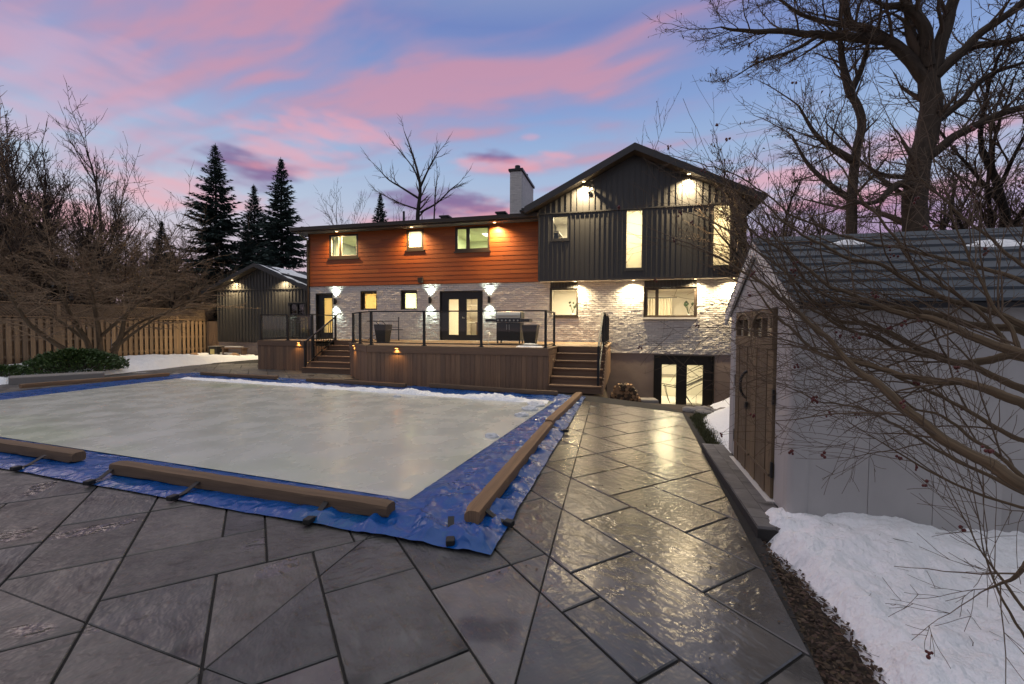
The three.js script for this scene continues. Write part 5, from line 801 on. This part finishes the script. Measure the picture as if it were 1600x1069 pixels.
const mass = [[-27.5, -15.6, 0, .72], [-29.2, -18.6, 1, .78], [-32.5, -20.0, 2, .80], [-27.0, -19.3, 2, .66], [-31.5, -22.0, 1, .74], [-34, -17.6, 0, .86], [-36, -22, 1, .9], [-26.3, -13.6, 2, .66], [-33, -14.6, 1, .82], [-35, -25.5, 2, .82], [-29.6, -21.4, 0, .64], [-25.6, -21.6, 2, .62], [-38, -19, 2, 1.0], [-27.6, -11.8, 1, .62]];
mass.forEach(([x, z, k, s], i) => copyTree([tA, tB, tC][k], x, 0, z, i * 1.7 + .4, s, s * (.95 + .1 * (i % 3)), 'bare twiggy tree in the dense thicket behind the left fence', 'thicket behind the left fence'));
copyTree(tC, -29.6, 0, -40, 2.2, 1.28, 1.28, 'bare tree rising behind the left end of the cedar roof', 'bare trees behind the house'); copyTree(tB, -25.5, 0, -38, .7, 1.08, 1.12, 'bushy bare tree behind the eave between the spruces', 'bare trees behind the house');
copyTree(tB, -19.8, 0, -33, 4.0, .92, .98, 'low bare tree peeking over the cedar roof', 'bare trees behind the house'); copyTree(tC, -23.2, 0, -31, 3.1, 1.05, 1.05, 'thin bare tree right of the third spruce', 'bare trees behind the house'); copyTree(tA, -26.8, 0, -44, 1.1, 1.0, 1.05, 'many-stemmed bare tree far behind the roof', 'bare trees behind the house');
{
  const t = thing('bare_tree', 'tall single bare tree standing above the cedar roof', 'tree', 'bare trees behind the house'), big = new Tubes(), fine = new Tubes(), r = rngOf(57), o = { levels: 4, n: [0, 9, 6, 4], len: [0, .34, .5, .5], ang: [.6, .6, .6, .7], up: [0, .10, .07, .04], gnarl: .22, from: [0, .25, .2, .2], min: .016, thin: .5 };
  const limb = (list, r0, n = 9) => { const pts = curveOf(list.map(([x, y, z]) => V(x, y, -30 + (z ?? 0))), 5), rd = pts.map((_, k) => lerp(r0, .025, k / (pts.length - 1))); big.path(pts, rd, 7); branchOff(big, fine, r, pts, rd, 4, 1, { ...o, n: [0, n, 6, 4] }); };
  limb([[-15.0, -.3], [-15.0, 6], [-15.1, 10], [-14.9, 12.1], [-15.4, 14.2], [-16.2, 16.3]], .24, 16); limb([[-14.95, 11.2], [-16.2, 12.0, .4], [-17.3, 12.7, .5], [-18.1, 13.6, .6]], .09, 9); limb([[-14.95, 11.9], [-14.2, 13.0, .3], [-13.6, 13.9, .4], [-13.2, 14.4, .4]], .08, 9); limb([[-14.95, 12.4], [-15.6, 13.6, -.3], [-16.8, 15.1, -.4]], .08, 8); limb([[-14.9, 10.2], [-13.6, 10.9, -.2], [-12.6, 11.8, -.3], [-12.0, 12.2, -.3]], .08, 9); limb([[-15.0, 10.4], [-16.4, 10.9, .3], [-17.8, 11.6, .5]], .07, 8); limb([[-13.6, -.3, .5], [-13.6, 6, .5], [-13.5, 10.5, .5], [-13.3, 12.6, .5]], .10, 12);
  mesh('trunk', big.build(), M.barkDark, t); mesh('crown', fine.build(), M.twig, t);
}
copyTree(tC, -.2, 0, -34, 1.3, 1.36, 1.40, 'bare treetop just showing above the gable ridge', 'bare trees behind the house');
// spruces
function spruce(name, label, seed, H, W) {
  const t = thing(name, label, 'spruce', 'spruces behind the garage'), r = rngOf(seed), tr = new Tubes(), nd = new Tubes(); const trunkPts = [], tr2 = []; for (let i = 0; i <= 10; i++) { trunkPts.push(V((r() - .5) * .06, H * i / 10, (r() - .5) * .06)); tr2.push(lerp(.22, .015, i / 10)); } tr.path(trunkPts, tr2, 7);
  const spray = (p, d, len, wid) => { const side = V(d.z, 0, -d.x).normalize().applyAxisAngle(d, (r() - .5) * 1.6), q = p.clone().addScaledVector(d, len); nd.tri(p.clone().addScaledVector(side, wid), p.clone().addScaledVector(side, -wid), q); nd.tri(p.clone().addScaledVector(side, -wid * .6).add(V(0, wid * .5, 0)), p.clone().addScaledVector(side, wid * .6).add(V(0, -wid * .9, 0)), q); };
  for (let y = H * .03; y < H * .985; y += .06 + .15 * (1 - y / H) * (.4 + r())) {
    const f = 1 - y / H, n = 4 + Math.floor(r() * 3);
    for (let b = 0; b < n; b++) {
      const a = r() * 6.283, L = Math.max(.02, W * (f ** .92) * (.36 + r() * .82)), up = lerp(.55, -.22, Math.min(1, f * 1.6)); const p = V(0, y, 0), d = V(Math.cos(a), up, Math.sin(a)).normalize(), pts = [p.clone()], m = Math.max(2, Math.round(L / .26));
      for (let i = 1; i <= m; i++) { d.y += -.03 + .09 * (i / m); d.normalize(); p.addScaledVector(d, L / m); pts.push(p.clone());
        const wdt = (.26 * (1 - .4 * i / m) + .06) * (.10 + .90 * Math.min(1, f * 2.8)); for (let s = 0; s < 6; s++) { const sd = d.clone().applyAxisAngle(V(0, 1, 0), (s - 2) * .42 + (r() - .5) * .4); sd.y -= .02 + r() * .5; sd.normalize(); spray(p.clone().add(V((r() - .5) * .14, (r() - .5) * .1, (r() - .5) * .14)), sd, wdt * (1.0 + r() * 1.1) + .02, (.036 + r() * .03) * (.3 + .7 * Math.min(1, f * 3))); } }
      tr.path([pts[0], pts[pts.length - 1]], [.022 * (f + .25), .006], 3);
    }
  }
  mesh('trunk', tr.build(), M.barkDark, t); mesh('crown', nd.build(), M.needle, t); return t;
}
const s1 = spruce('spruce_tree', 'tallest dark spruce left of the garage roof', 71, 14.1, 3.9); s1.position.set(-27.2, 0, -24);
const s3 = spruce('spruce_tree', 'narrow spruce right behind the garage ridge', 83, 12.3, 2.9); s3.position.set(-21.1, 0, -23.2);
const cs = (src, x, z, ry, s, sy, l) => { const c = copyTree(src, x, 0, z, ry, s, sy, l); c.userData.category = 'spruce'; };
cs(s1, -26.6, -26.6, 2.1, .82, .86, 'shorter spruce between the two taller ones'); cs(s1, -24.6, -23.9, 4.0, .62, .60, 'low spruce filling the gap behind the garage'); cs(s3, -23.1, -38, 1.0, .95, 1.20, 'small distant spruce above the cedar roof'); cs(s1, -30.2, -22.6, 5.2, .66, .62, 'low dark spruce at the left of the spruce group'); cs(s3, -19.2, -27, 2.7, .8, .62, 'dark spruce low behind the house corner'); cs(s1, -28.0, -21.6, 1.0, .5, .46, 'shortest spruce in front of the spruce group');

// small spreading maple in front of the fence
{
  const t = thing('ornamental_maple', 'low spreading bare maple with several stems in front of the fence', 'tree'), big = new Tubes(), fine = new Tubes(), r = rngOf(303), o = { thin: .42, levels: 5, n: [0, 8, 8, 6], len: [0, .55, .6, .6], ang: [.6, .7, .8, .85], up: [0, .0, .0, .0], gnarl: .34, from: [0, .25, .2, .15], min: .008, flat: .55 };
  const B = V(-19.7, .1, -12.2);
  // stems as offsets along z (left-right in view) and height
  const stems = [[[0, 0, 0], [.35, .45, .9], [.6, 1.5, 2.2], [.9, 2.7, 3.0], [1.2, 3.3, 4.0]], [[0, 0, .1], [.1, .9, .35], [.2, 1.9, .9], [.5, 3.0, 1.4], [.9, 4.2, 1.8]], [[.05, 0, -.1], [.1, 1.1, -.05], [.4, 2.1, .25], [.5, 3.1, .5], [.8, 4.6, .35]], [[.1, 0, -.35], [.2, 1.0, -.7], [.3, 1.9, -.85], [.5, 2.9, -1.2], [.4, 4.2, -1.7]], [[.1, .7, -.5], [.3, 1.6, -1.3], [.5, 2.1, -2.4], [.7, 2.4, -3.6], [.9, 2.5, -4.6]], [[.1, .5, -.4], [.6, 1.5, -1.3], [1.2, 2.3, -2.2], [1.6, 3.0, -3.2]], [[-.1, .9, .2], [-.6, 1.8, .9], [-1.2, 2.8, 1.6], [-1.6, 3.6, 2.6]], [[0, .8, -.1], [1.0, 1.9, .6], [1.8, 2.7, 1.2], [2.4, 3.3, 1.8]], [[.1, 1, 0], [.9, 2.1, -.6], [1.7, 3.0, -1.0], [2.3, 3.8, -1.8]]];
  stems.forEach((s, i) => { const pts = curveOf(s.map(([dx, dy, dz]) => V(B.x + dx, B.y + dy, B.z + dz)), 4), rd = pts.map((_, k) => lerp(i < 4 ? .115 : .065, .018, k / (pts.length - 1))); big.path(pts, rd, 7);
    const L = 3.2; branchOff(big, fine, r, pts, rd, L, 1, { ...o, n: [0, 17, 8, 5], from: [0, .30, .2, .15], len: [0, .40, .58, .6], ang: [.6, .9, .8, .85] }); });
  mesh('trunk', big.build(), M.barkShrub, t); mesh('crown', fine.build(), M.twigWarm, t);
}
// evergreen bush beside the rink
function bush(x, z, rx, ry, rz, n, seed, label) {
  const t = thing('evergreen_bush', label, 'bush'), r = rngOf(seed), lf = new Tubes(), st = new Tubes();
  for (let i = 0; i < n; i++) { const a = r() * 6.283, e = r() * 1.5, rad = .72 + .36 * r() + .16 * N3(Math.cos(a) * 2 + seed, e * 2, Math.sin(a) * 2), p = V(x + Math.cos(a) * Math.cos(e) * rx * rad, .12 + Math.sin(e) * ry * rad + .03, z + Math.sin(a) * Math.cos(e) * rz * rad), s = .035 + r() * .03, d = V(r() - .5 + Math.cos(a) * .6, r() * .9, r() - .5 + Math.sin(a) * .6).normalize(), w = V(r() - .5, r() - .5, r() - .5).cross(d).normalize(); lf.quad(p, p.clone().addScaledVector(d, s).addScaledVector(w, s * .45), p.clone().addScaledVector(d, s * 2), p.clone().addScaledVector(d, s).addScaledVector(w, -s * .45)); if (i % 22 === 0) st.path([V(x + (p.x - x) * .1, .02, z + (p.z - z) * .1), p], [.012, .005], 4); }
  mesh('foliage', lf.build(), M.leaf, t); mesh('stems', st.build(), M.twig, t);
}
bush(-17.0, -10.0, .95, .62, 1.15, 7000, 5, 'dense evergreen bush beside the far left corner of the rink'); bush(-17.2, -8.3, .5, .26, .6, 1700, 6, 'small low evergreen next to the stone slab at the left');

// ------------------------------------------------------------------ trees behind the shed: a big oak drawn limb by limb
{
  const t = thing('oak_tree', 'big bare oak with heavy crooked limbs rising behind the shed', 'tree'), big = new Tubes(), fine = new Tubes(), r = rngOf(808), Z = -13, o = { levels: 5, n: [0, 9, 8, 7], len: [0, .5, .58, .55], ang: [.7, .8, .8, .85], up: [0, .05, .03, .02], gnarl: .42, from: [0, .2, .15, .15], min: .0065, thin: .34, bud: .07 };
  const limb = (list, r0, r1, L, n = 9) => { const pts = curveOf(list.map(([x, y, z]) => V(x, y, Z + z)), 6), rd = pts.map((p, k) => lerp(r0, r1, k / (pts.length - 1))); for (const p of pts) { p.x += .05 * N3(p.x * 2, p.y * 2, 3); p.y += .05 * N3(p.x * 2, p.y * 2, 8); } big.path(pts, rd, 10); if (n) branchOff(big, fine, r, pts, rd, L, 1, { ...o, n: [0, n + 2, 8, 7] }); };
  limb([[6.96, -.3, 0], [6.96, 2.0, 0], [6.95, 3.95, 0], [6.9, 5.0, 0], [7.0, 5.95, 0], [7.17, 6.9, 0], [7.1, 7.8, 0]], .285, .21, 3.2, 6);
  limb([[7.1, 7.6, 0], [6.67, 8.16, .1], [6.13, 8.7, .2], [5.57, 8.99, .3], [5.29, 9.15, .3], [5.17, 9.64, .3], [5.0, 10.8, .2]], .15, .06, 3.2, 12);
  limb([[6.02, 8.75, .2], [5.3, 8.78, .4], [4.59, 8.86, .5], [3.55, 9.07, .6], [2.7, 9.2, .6], [2.3, 9.35, .6]], .13, .02, 2.6, 16);
  limb([[4.6, 8.86, .5], [4.0, 8.5, .7], [3.3, 8.3, .8], [2.6, 7.9, .9]], .05, .012, 1.8, 8); limb([[5.3, 9.1, .3], [4.6, 9.5, .1], [3.9, 10.1, 0], [3.4, 10.6, -.1]], .07, .015, 2.2, 11);
  limb([[7.1, 7.8, 0], [6.85, 8.74, -.2], [6.76, 9.68, -.3], [6.6, 11.4, -.4], [6.3, 13, -.4]], .14, .06, 3.2, 9);
  limb([[7.14, 7.8, 0], [7.37, 8.81, 0], [7.53, 9.54, 0], [7.7, 11.2, .1], [8.2, 13, .2]], .16, .07, 3.4, 9);
  limb([[7.2, 7.7, .1], [7.82, 8.44, .3], [8.42, 8.87, .4], [9.3, 9.7, .5], [10.5, 10.5, .6]], .11, .04, 3.2, 11); limb([[7.05, 5.8, .1], [7.63, 6.27, .3], [8.37, 6.57, .5], [9.3, 6.7, .6], [10.6, 7.2, .7]], .11, .04, 3, 12);
  limb([[7.2, 7.9, -.1], [8.06, 8.55, -.4], [8.9, 8.71, -.6], [10.2, 8.8, -.8]], .12, .04, 3, 11); limb([[7.0, 8.0, .1], [6.72, 8.84, .4], [6.31, 9.22, .5], [5.84, 9.28, .6]], .15, .06, 2.0, 7); limb([[6.95, 5.0, .1], [6.3, 5.1, .5], [5.8, 4.7, .7], [5.2, 4.6, .9]], .12, .03, 2.2, 10); limb([[7.1, 6.6, -.1], [7.8, 7.1, -.3], [8.6, 7.9, -.5], [9.6, 8.2, -.6]], .11, .03, 2.4, 11); limb([[6.93, 5.4, 0], [6.3, 5.6, -.3], [5.9, 6.1, -.5]], .07, .02, 1.8, 8);
  mesh('trunk', big.build(), M.bark, t); mesh('crown', fine.build(), M.twig, t);
  const t2 = thing('bare_tree', 'crooked smaller bare tree left of the big oak behind the shed', 'tree', 'bare trees behind the shed'), b2 = new Tubes(), f2 = new Tubes();
  const limb2 = (list, r0, r1, L, n) => { const pts = curveOf(list.map(([x, y, z]) => V(x, y, Z + z)), 6), rd = pts.map((p, k) => lerp(r0, r1, k / (pts.length - 1))); b2.path(pts, rd, 8); branchOff(b2, f2, r, pts, rd, L, 1, { ...o, n: [0, n, 7, 5] }); };
  limb2([[5.57, -.3, 0], [5.57, 3.99, 0], [5.56, 5.12, 0], [5.62, 6.08, 0], [5.72, 6.87, 0], [5.54, 7.44, 0], [5.4, 7.62, 0]], .14, .08, 2.4, 9); limb2([[5.47, 7.55, 0], [5.25, 8.2, .1], [5.15, 9.01, .1], [5.2, 10.2, 0]], .11, .03, 2.4, 12); limb2([[5.45, 7.6, 0], [5.8, 8.4, -.2], [6.0, 9.4, -.3]], .09, .03, 2.2, 10); limb2([[5.56, 5.9, 0], [5.08, 6.21, .1], [4.64, 6.58, .2], [4.2, 7.3, .3]], .10, .025, 2.4, 13); limb2([[5.6, 4.9, 0], [5.0, 5.2, .3], [4.4, 5.8, .4], [4.0, 6.5, .5]], .09, .02, 2.2, 12);
  mesh('trunk', b2.build(), M.bark, t2); mesh('crown', f2.build(), M.twig, t2);
}
{
  const gS = 'bare trees behind the shed', src = bareTree('bare_tree', 'slender bare tree between the gable wing and the oak', gS, 131, { ...wood1, n: [10, 7, 6, 5], rad: .13, gnarl: .3, ang: [.6, .65, .7, .75], len: [.55, .58, .55, .5], from: [.28, .2, .2, .2], stems: [[0, 0, [-.08, .05], 5.4]], min: .0075 }); src.position.set(5.0, 0, -15.2);
  [[6.1, -18.5, 1.2, 1.0, 'bare tree right behind the gable wing'], [10.2, -12.2, 2.3, 1.25, 'bare tree at the right edge of the photo beside the oak'], [8.6, -17.5, 3.4, 1.1, 'bare tree farther back between the oak and the right edge'], [11.8, -16.5, .6, 1.4, 'tall bare tree behind the oak at the far right'], [4.7, -12.6, 4.4, .74, 'small bare tree behind the shed ridge near the house']].forEach(([x, z, a, s, l]) => copyTree(src, x, 0, z, a, s, s, l, gS));
  [[14, -24, 1, 1.3], [9, -27, 2, 1.2], [19, -27, 3, 1.5], [12, -33, 4, 1.4], [7.5, -33, 5, 1.2], [17, -20, 0, 1.3]].forEach(([x, z, a, s]) => copyTree(src, x, 0, z, a * 1.3, s, s * .92, 'bare tree in the far woods seen through the oak', 'far woods behind the shed'));
}
// ------------------------------------------------------------------ overhanging shrub at the right, its long branches drawn one by one (radius, then points in metres)
{
  const t = thing('overhanging_shrub', 'large bare berry shrub whose long branches sweep across the white shed', 'shrub'), big = new Tubes(), fine = new Tubes(), be = new Tubes(), r = rngOf(919), tips = [];
  const mains = [
  [0.021, [[1.93,1.59,-2.75],[1.82,1.62,-2.79],[1.68,1.67,-2.83],[1.58,1.7,-2.87],[1.48,1.72,-2.91],[1.39,1.72,-2.95],[1.26,1.75,-2.99],[1.17,1.82,-3.03],[1.09,1.9,-3.07],[0.99,2.09,-3.11],[0.85,2.28,-3.15]]],
  [0.022, [[1.73,1.49,-2.45],[1.67,1.53,-2.51],[1.6,1.57,-2.57],[1.53,1.63,-2.63],[1.48,1.66,-2.69],[1.4,1.69,-2.75],[1.34,1.73,-2.8],[1.27,1.78,-2.86],[1.16,1.85,-2.92],[1.08,1.95,-2.98],[0.89,2.14,-3.04],[0.69,2.3,-3.1]]],
  [0.020, [[1.83,1.48,-2.6],[1.72,1.45,-2.66],[1.62,1.45,-2.72],[1.57,1.48,-2.77],[1.51,1.52,-2.83],[1.42,1.59,-2.89],[1.31,1.65,-2.95],[1.22,1.68,-3.01],[1.16,1.75,-3.07],[1.05,1.89,-3.12],[0.92,2.04,-3.18],[0.78,2.18,-3.24],[0.61,2.33,-3.3]]],
  [0.025, [[1.46,1.03,-2.05],[1.41,1.08,-2.12],[1.34,1.13,-2.2],[1.27,1.2,-2.27],[1.21,1.26,-2.35],[1.17,1.33,-2.42],[1.12,1.4,-2.5],[1.09,1.46,-2.58],[1.02,1.57,-2.65],[0.92,1.71,-2.73],[0.81,1.83,-2.8],[0.69,1.94,-2.88],[0.51,2.08,-2.95]]],
  [0.021, [[1.63,1.3,-2.3],[1.55,1.34,-2.36],[1.5,1.36,-2.43],[1.44,1.36,-2.49],[1.37,1.38,-2.55],[1.29,1.4,-2.62],[1.22,1.42,-2.68],[1.14,1.45,-2.75],[1.05,1.49,-2.81],[0.96,1.58,-2.87],[0.84,1.74,-2.94],[0.76,1.9,-3.0]]],
  [0.018, [[1.77,1.34,-2.5],[1.71,1.39,-2.57],[1.65,1.43,-2.63],[1.55,1.45,-2.7],[1.46,1.5,-2.77],[1.35,1.57,-2.83],[1.22,1.62,-2.9],[1.08,1.74,-2.97],[0.95,1.94,-3.03],[0.87,2.19,-3.1]]],
  [0.017, [[1.9,1.62,-2.7],[1.8,1.69,-2.75],[1.66,1.76,-2.8],[1.6,1.81,-2.85],[1.5,1.9,-2.9],[1.37,1.99,-2.95],[1.22,2.05,-3.0],[1.1,2.15,-3.05],[0.94,2.31,-3.1],[0.81,2.45,-3.15],[0.62,2.56,-3.2]]],
  [0.011, [[1.75,1.5,-2.5],[1.73,1.61,-2.53],[1.69,1.7,-2.56],[1.66,1.82,-2.59],[1.63,1.92,-2.61],[1.61,2.02,-2.64],[1.57,2.2,-2.67],[1.52,2.43,-2.7]]],
  [0.009, [[1.57,0.94,-2.2],[1.49,0.98,-2.29],[1.43,1.02,-2.38],[1.33,1.1,-2.46],[1.2,1.18,-2.55],[1.11,1.21,-2.64],[1.04,1.21,-2.73],[0.98,1.24,-2.81],[0.89,1.28,-2.9]]],
  [0.007, [[1.51,0.88,-2.3],[1.4,0.94,-2.4],[1.31,1.01,-2.5],[1.25,1.05,-2.6],[1.22,1.08,-2.7]]],
  [0.010, [[1.64,0.99,-2.3],[1.61,1.04,-2.37],[1.54,1.11,-2.44],[1.48,1.18,-2.51],[1.41,1.21,-2.59],[1.34,1.29,-2.66],[1.28,1.32,-2.73],[1.19,1.33,-2.8]]],
  [0.012, [[1.96,1.85,-2.8],[1.85,1.93,-2.88],[1.69,2.02,-2.95],[1.52,2.09,-3.03],[1.33,2.17,-3.1],[1.07,2.32,-3.17],[0.87,2.52,-3.25],[0.69,2.68,-3.33],[0.36,2.86,-3.4]]],
  [0.010, [[2.03,1.93,-2.9],[1.89,2.11,-2.95],[1.74,2.31,-3.0],[1.62,2.51,-3.05],[1.51,2.8,-3.1]]],
  [0.011, [[1.67,1.13,-2.35],[1.59,1.19,-2.44],[1.5,1.27,-2.54],[1.37,1.36,-2.63],[1.24,1.45,-2.72],[1.13,1.46,-2.81],[0.97,1.49,-2.91],[0.82,1.5,-3.0]]],
  [0.012, [[1.83,1.47,-2.6],[1.79,1.59,-2.69],[1.68,1.76,-2.77],[1.56,1.94,-2.86],[1.45,2.17,-2.94],[1.32,2.42,-3.03],[1.22,2.68,-3.11],[1.14,2.97,-3.2]]],
  [0.008, [[1.44,0.75,-2.0],[1.4,0.67,-2.02],[1.34,0.59,-2.05]]],
  [0.005, [[1.44,0.58,-2.0],[1.41,0.66,-2.07],[1.37,0.77,-2.13],[1.36,0.87,-2.2]]],
  [0.005, [[1.52,0.4,-2.1],[1.46,0.55,-2.13],[1.43,0.71,-2.17],[1.42,0.85,-2.2]]]
  ];
  const twig = (p, d, L, rad, lv) => {
    const n = lv === 0 ? 7 : lv === 1 ? 5 : 3, pts = [p.clone()], rd = [rad], q = p.clone(), dd = d.clone();
    for (let i = 1; i <= n; i++) { dd.x += (r() - .5) * .30; dd.y += (r() - .5) * .30 + .015; dd.z += (r() - .5) * .26; dd.normalize(); q.addScaledVector(dd, L / n); if (q.z < -3.72 && q.x > 1.0) q.z = -3.72; pts.push(q.clone()); rd.push(Math.max(.0011, rad * (1 - .72 * i / n))); }
    fine.path(pts, rd, lv === 0 ? 5 : 3);
    if (lv === 2) { if (r() < .05) tips.push(q.clone()); return; }
    const m = lv === 0 ? 4 : 2; for (let i = 0; i < m; i++) { const k = 1 + Math.floor(r() * (n - 1)), e = pts[k + 1 > n ? n : k + 1].clone().sub(pts[k]).normalize(), ax = V(r() - .5, r() - .5, r() - .5).cross(e).normalize(); e.applyAxisAngle(ax, .35 + r() * .75); twig(pts[k], e, L * (.35 + r() * .35), Math.max(.0013, rd[k] * .6), lv + 1); }
  };
  mains.forEach(([rad, P], mi) => {
    const ctrl = P.map(([x, y, z]) => V(x, y, z)), base = V(2.75 + (mi % 4) * .09, .05, -2.55 - (mi % 3) * .12), first = ctrl[0]; if (mi < 15) ctrl.unshift(base, base.clone().lerp(first, .55).add(V(.12, .22, 0)));
    const pts = curveOf(ctrl, 9), n = pts.length - 1, rd = pts.map((_, k) => Math.max(.002, rad * lerp(1.12, .22, (k / n) ** 1.1) * (1 + .16 * N3(k * .9, mi * 3.1, 5)))); for (let k = 0; k <= n; k++) { pts[k].y += .030 * N3(pts[k].x * 5, pts[k].y * 5, mi * 3.7) + .010 * N3(pts[k].x * 17, pts[k].y * 17, mi); pts[k].z += .03 * N3(pts[k].x * 5, mi, pts[k].y * 5); if (pts[k].z < -3.75 && pts[k].x > 1.0) pts[k].z = -3.75; } big.path(pts, rd, 8);
    const count = Math.round((mi >= 15 ? 3 : mi === 11 ? 6 : 11) * (rad > .015 ? 1.15 : .9)); for (let i = 0; i < count; i++) { const k = Math.min(n - 1, Math.floor(n * (.26 + .74 * (i + r()) / count))), e = pts[k + 1].clone().sub(pts[k]).normalize(), ax = V(r() - .5, r() - .5, (r() - .5) * 1.5).cross(e).normalize(); e.applyAxisAngle(ax, .25 + r() * .6); e.y += r() < .4 ? -.18 : .12; twig(pts[k], e.normalize(), .28 + r() * .55, Math.max(.0018, Math.min(.0055, rd[k] * .5)), 0); }
    twig(pts[n], pts[n].clone().sub(pts[n - 1]).normalize(), mi === 11 ? .16 : .3 + r() * .3, rd[n], 0);
  });
  mesh('branches', big.build(), M.barkShrub, t); mesh('twigs', fine.build(), M.twigShrub, t);
  const ball = new THREE.IcosahedronGeometry(1, 1), gs = []; for (const p of tips.slice(0, 120)) for (let k = 0; k < 4; k++) { const g = ball.clone(), s = .0045 + r() * .0035; g.scale(s, s * 1.2, s); g.translate(p.x + (r() - .5) * .03, p.y - r() * .03, p.z + (r() - .5) * .03); gs.push(g); }
  if (gs.length) stuff(mesh('berries', gs, M.berry, t));
}
// ------------------------------------------------------------------ ground cover
function scatter(name, geo, m, n, seed, fn, label, category) {
  const im = new THREE.InstancedMesh(geo, m, n), r = rngOf(seed), o = new THREE.Object3D(), c = new THREE.Color(); im.name = numbered(name); im.userData = { kind: 'stuff', label, category };
  for (let i = 0; i < n; i++) { fn(o, r); o.updateMatrix(); im.setMatrixAt(i, o.matrix); const k = .6 + r() * .8; im.setColorAt(i, c.setRGB(k, k * (.85 + r() * .2), k * (.75 + r() * .3))); }
  im.castShadow = im.receiveShadow = true; scene.add(im);
}
{
  const lf = new Tubes(); lf.quad(V(-.5, 0, 0), V(0, .06, -.24), V(.5, 0, 0), V(0, -.04, .24)); const leafG = lf.build();
  scatter('leaf_mulch', leafG, M.mulch, 5200, 44, (o, r) => { const w = .8 + r() * 3.0, e = .88 + (w - 2.2) * .047 + r() * .42; o.position.set(e + .02, -.045 + r() * .035, -w); o.rotation.set(r() * .8 - .4, r() * 6.28, r() * .8 - .4); o.scale.setScalar(.014 + r() * .03); }, 'brown dead leaves between the paving and the snow', 'leaves');
  const bl = new Tubes(); bl.quad(V(-.06, 0, 0), V(.06, 0, 0), V(.04, .6, .1), V(-.02, .6, .1)); bl.tri(V(-.02, .6, .1), V(.04, .6, .1), V(.02, 1, .3)); const blade = bl.build();
  scatter('grass_strip', blade, M.grass, 5200, 45, (o, r) => { const w = 6.3 + r() * 3.2, x = 1.14 + r() * .32 + .3 * sstep(8.2, 9.5, w), y = groundY(x, -w); o.position.set(x, y, -w); o.rotation.set((r() - .5) * .9, r() * 6.28, (r() - .5) * .9); o.scale.set(.06 + r() * .05, .04 + r() * .06, .06); }, 'worn green grass along the far right edge of the patio', 'grass');
  scatter('yard_litter', leafG, M.mulch, 3000, 46, (o, r) => { const x = 1.3 + r() * 4, w = 4 + r() * 8; o.position.set(x, groundY(x, -w) + .01, -w); o.rotation.set(r() - .5, r() * 6.28, r() - .5); o.scale.setScalar(.03 + r() * .05); }, 'dead leaves lying around the shed', 'leaves');
  scatter('paving_litter', leafG, M.mulch, 90, 47, (o, r) => { const w = 2 + r() * 7, x = -.8 + r() * 1.8; o.position.set(x, .006, -w); o.rotation.set((r() - .5) * .3, r() * 6.28, (r() - .5) * .3); o.scale.setScalar(.012 + r() * .02); }, 'a few dead leaves and crumbs on the paving', 'leaves');
}
{
  const tw = new Tubes(); tw.path([V(-.5, 0, 0), V(-.1, .02, .05), V(.5, .01, -.04)], [.018, .016, .008], 4);
  scatter('snow_debris', tw.build(), M.mulch, 150, 48, (o, r) => { const w = .9 + r() * 2.9, x = 1.2 + r() * 2.4; o.position.set(x, snowTop(x, w) + .004, -w); o.rotation.set((r() - .5) * .4, r() * 6.28, (r() - .5) * .4); o.scale.setScalar(.02 + r() * r() * .16); }, 'fallen twigs and bark bits on the snow by the shed', 'twigs');
}
renderer.render(scene, camera);
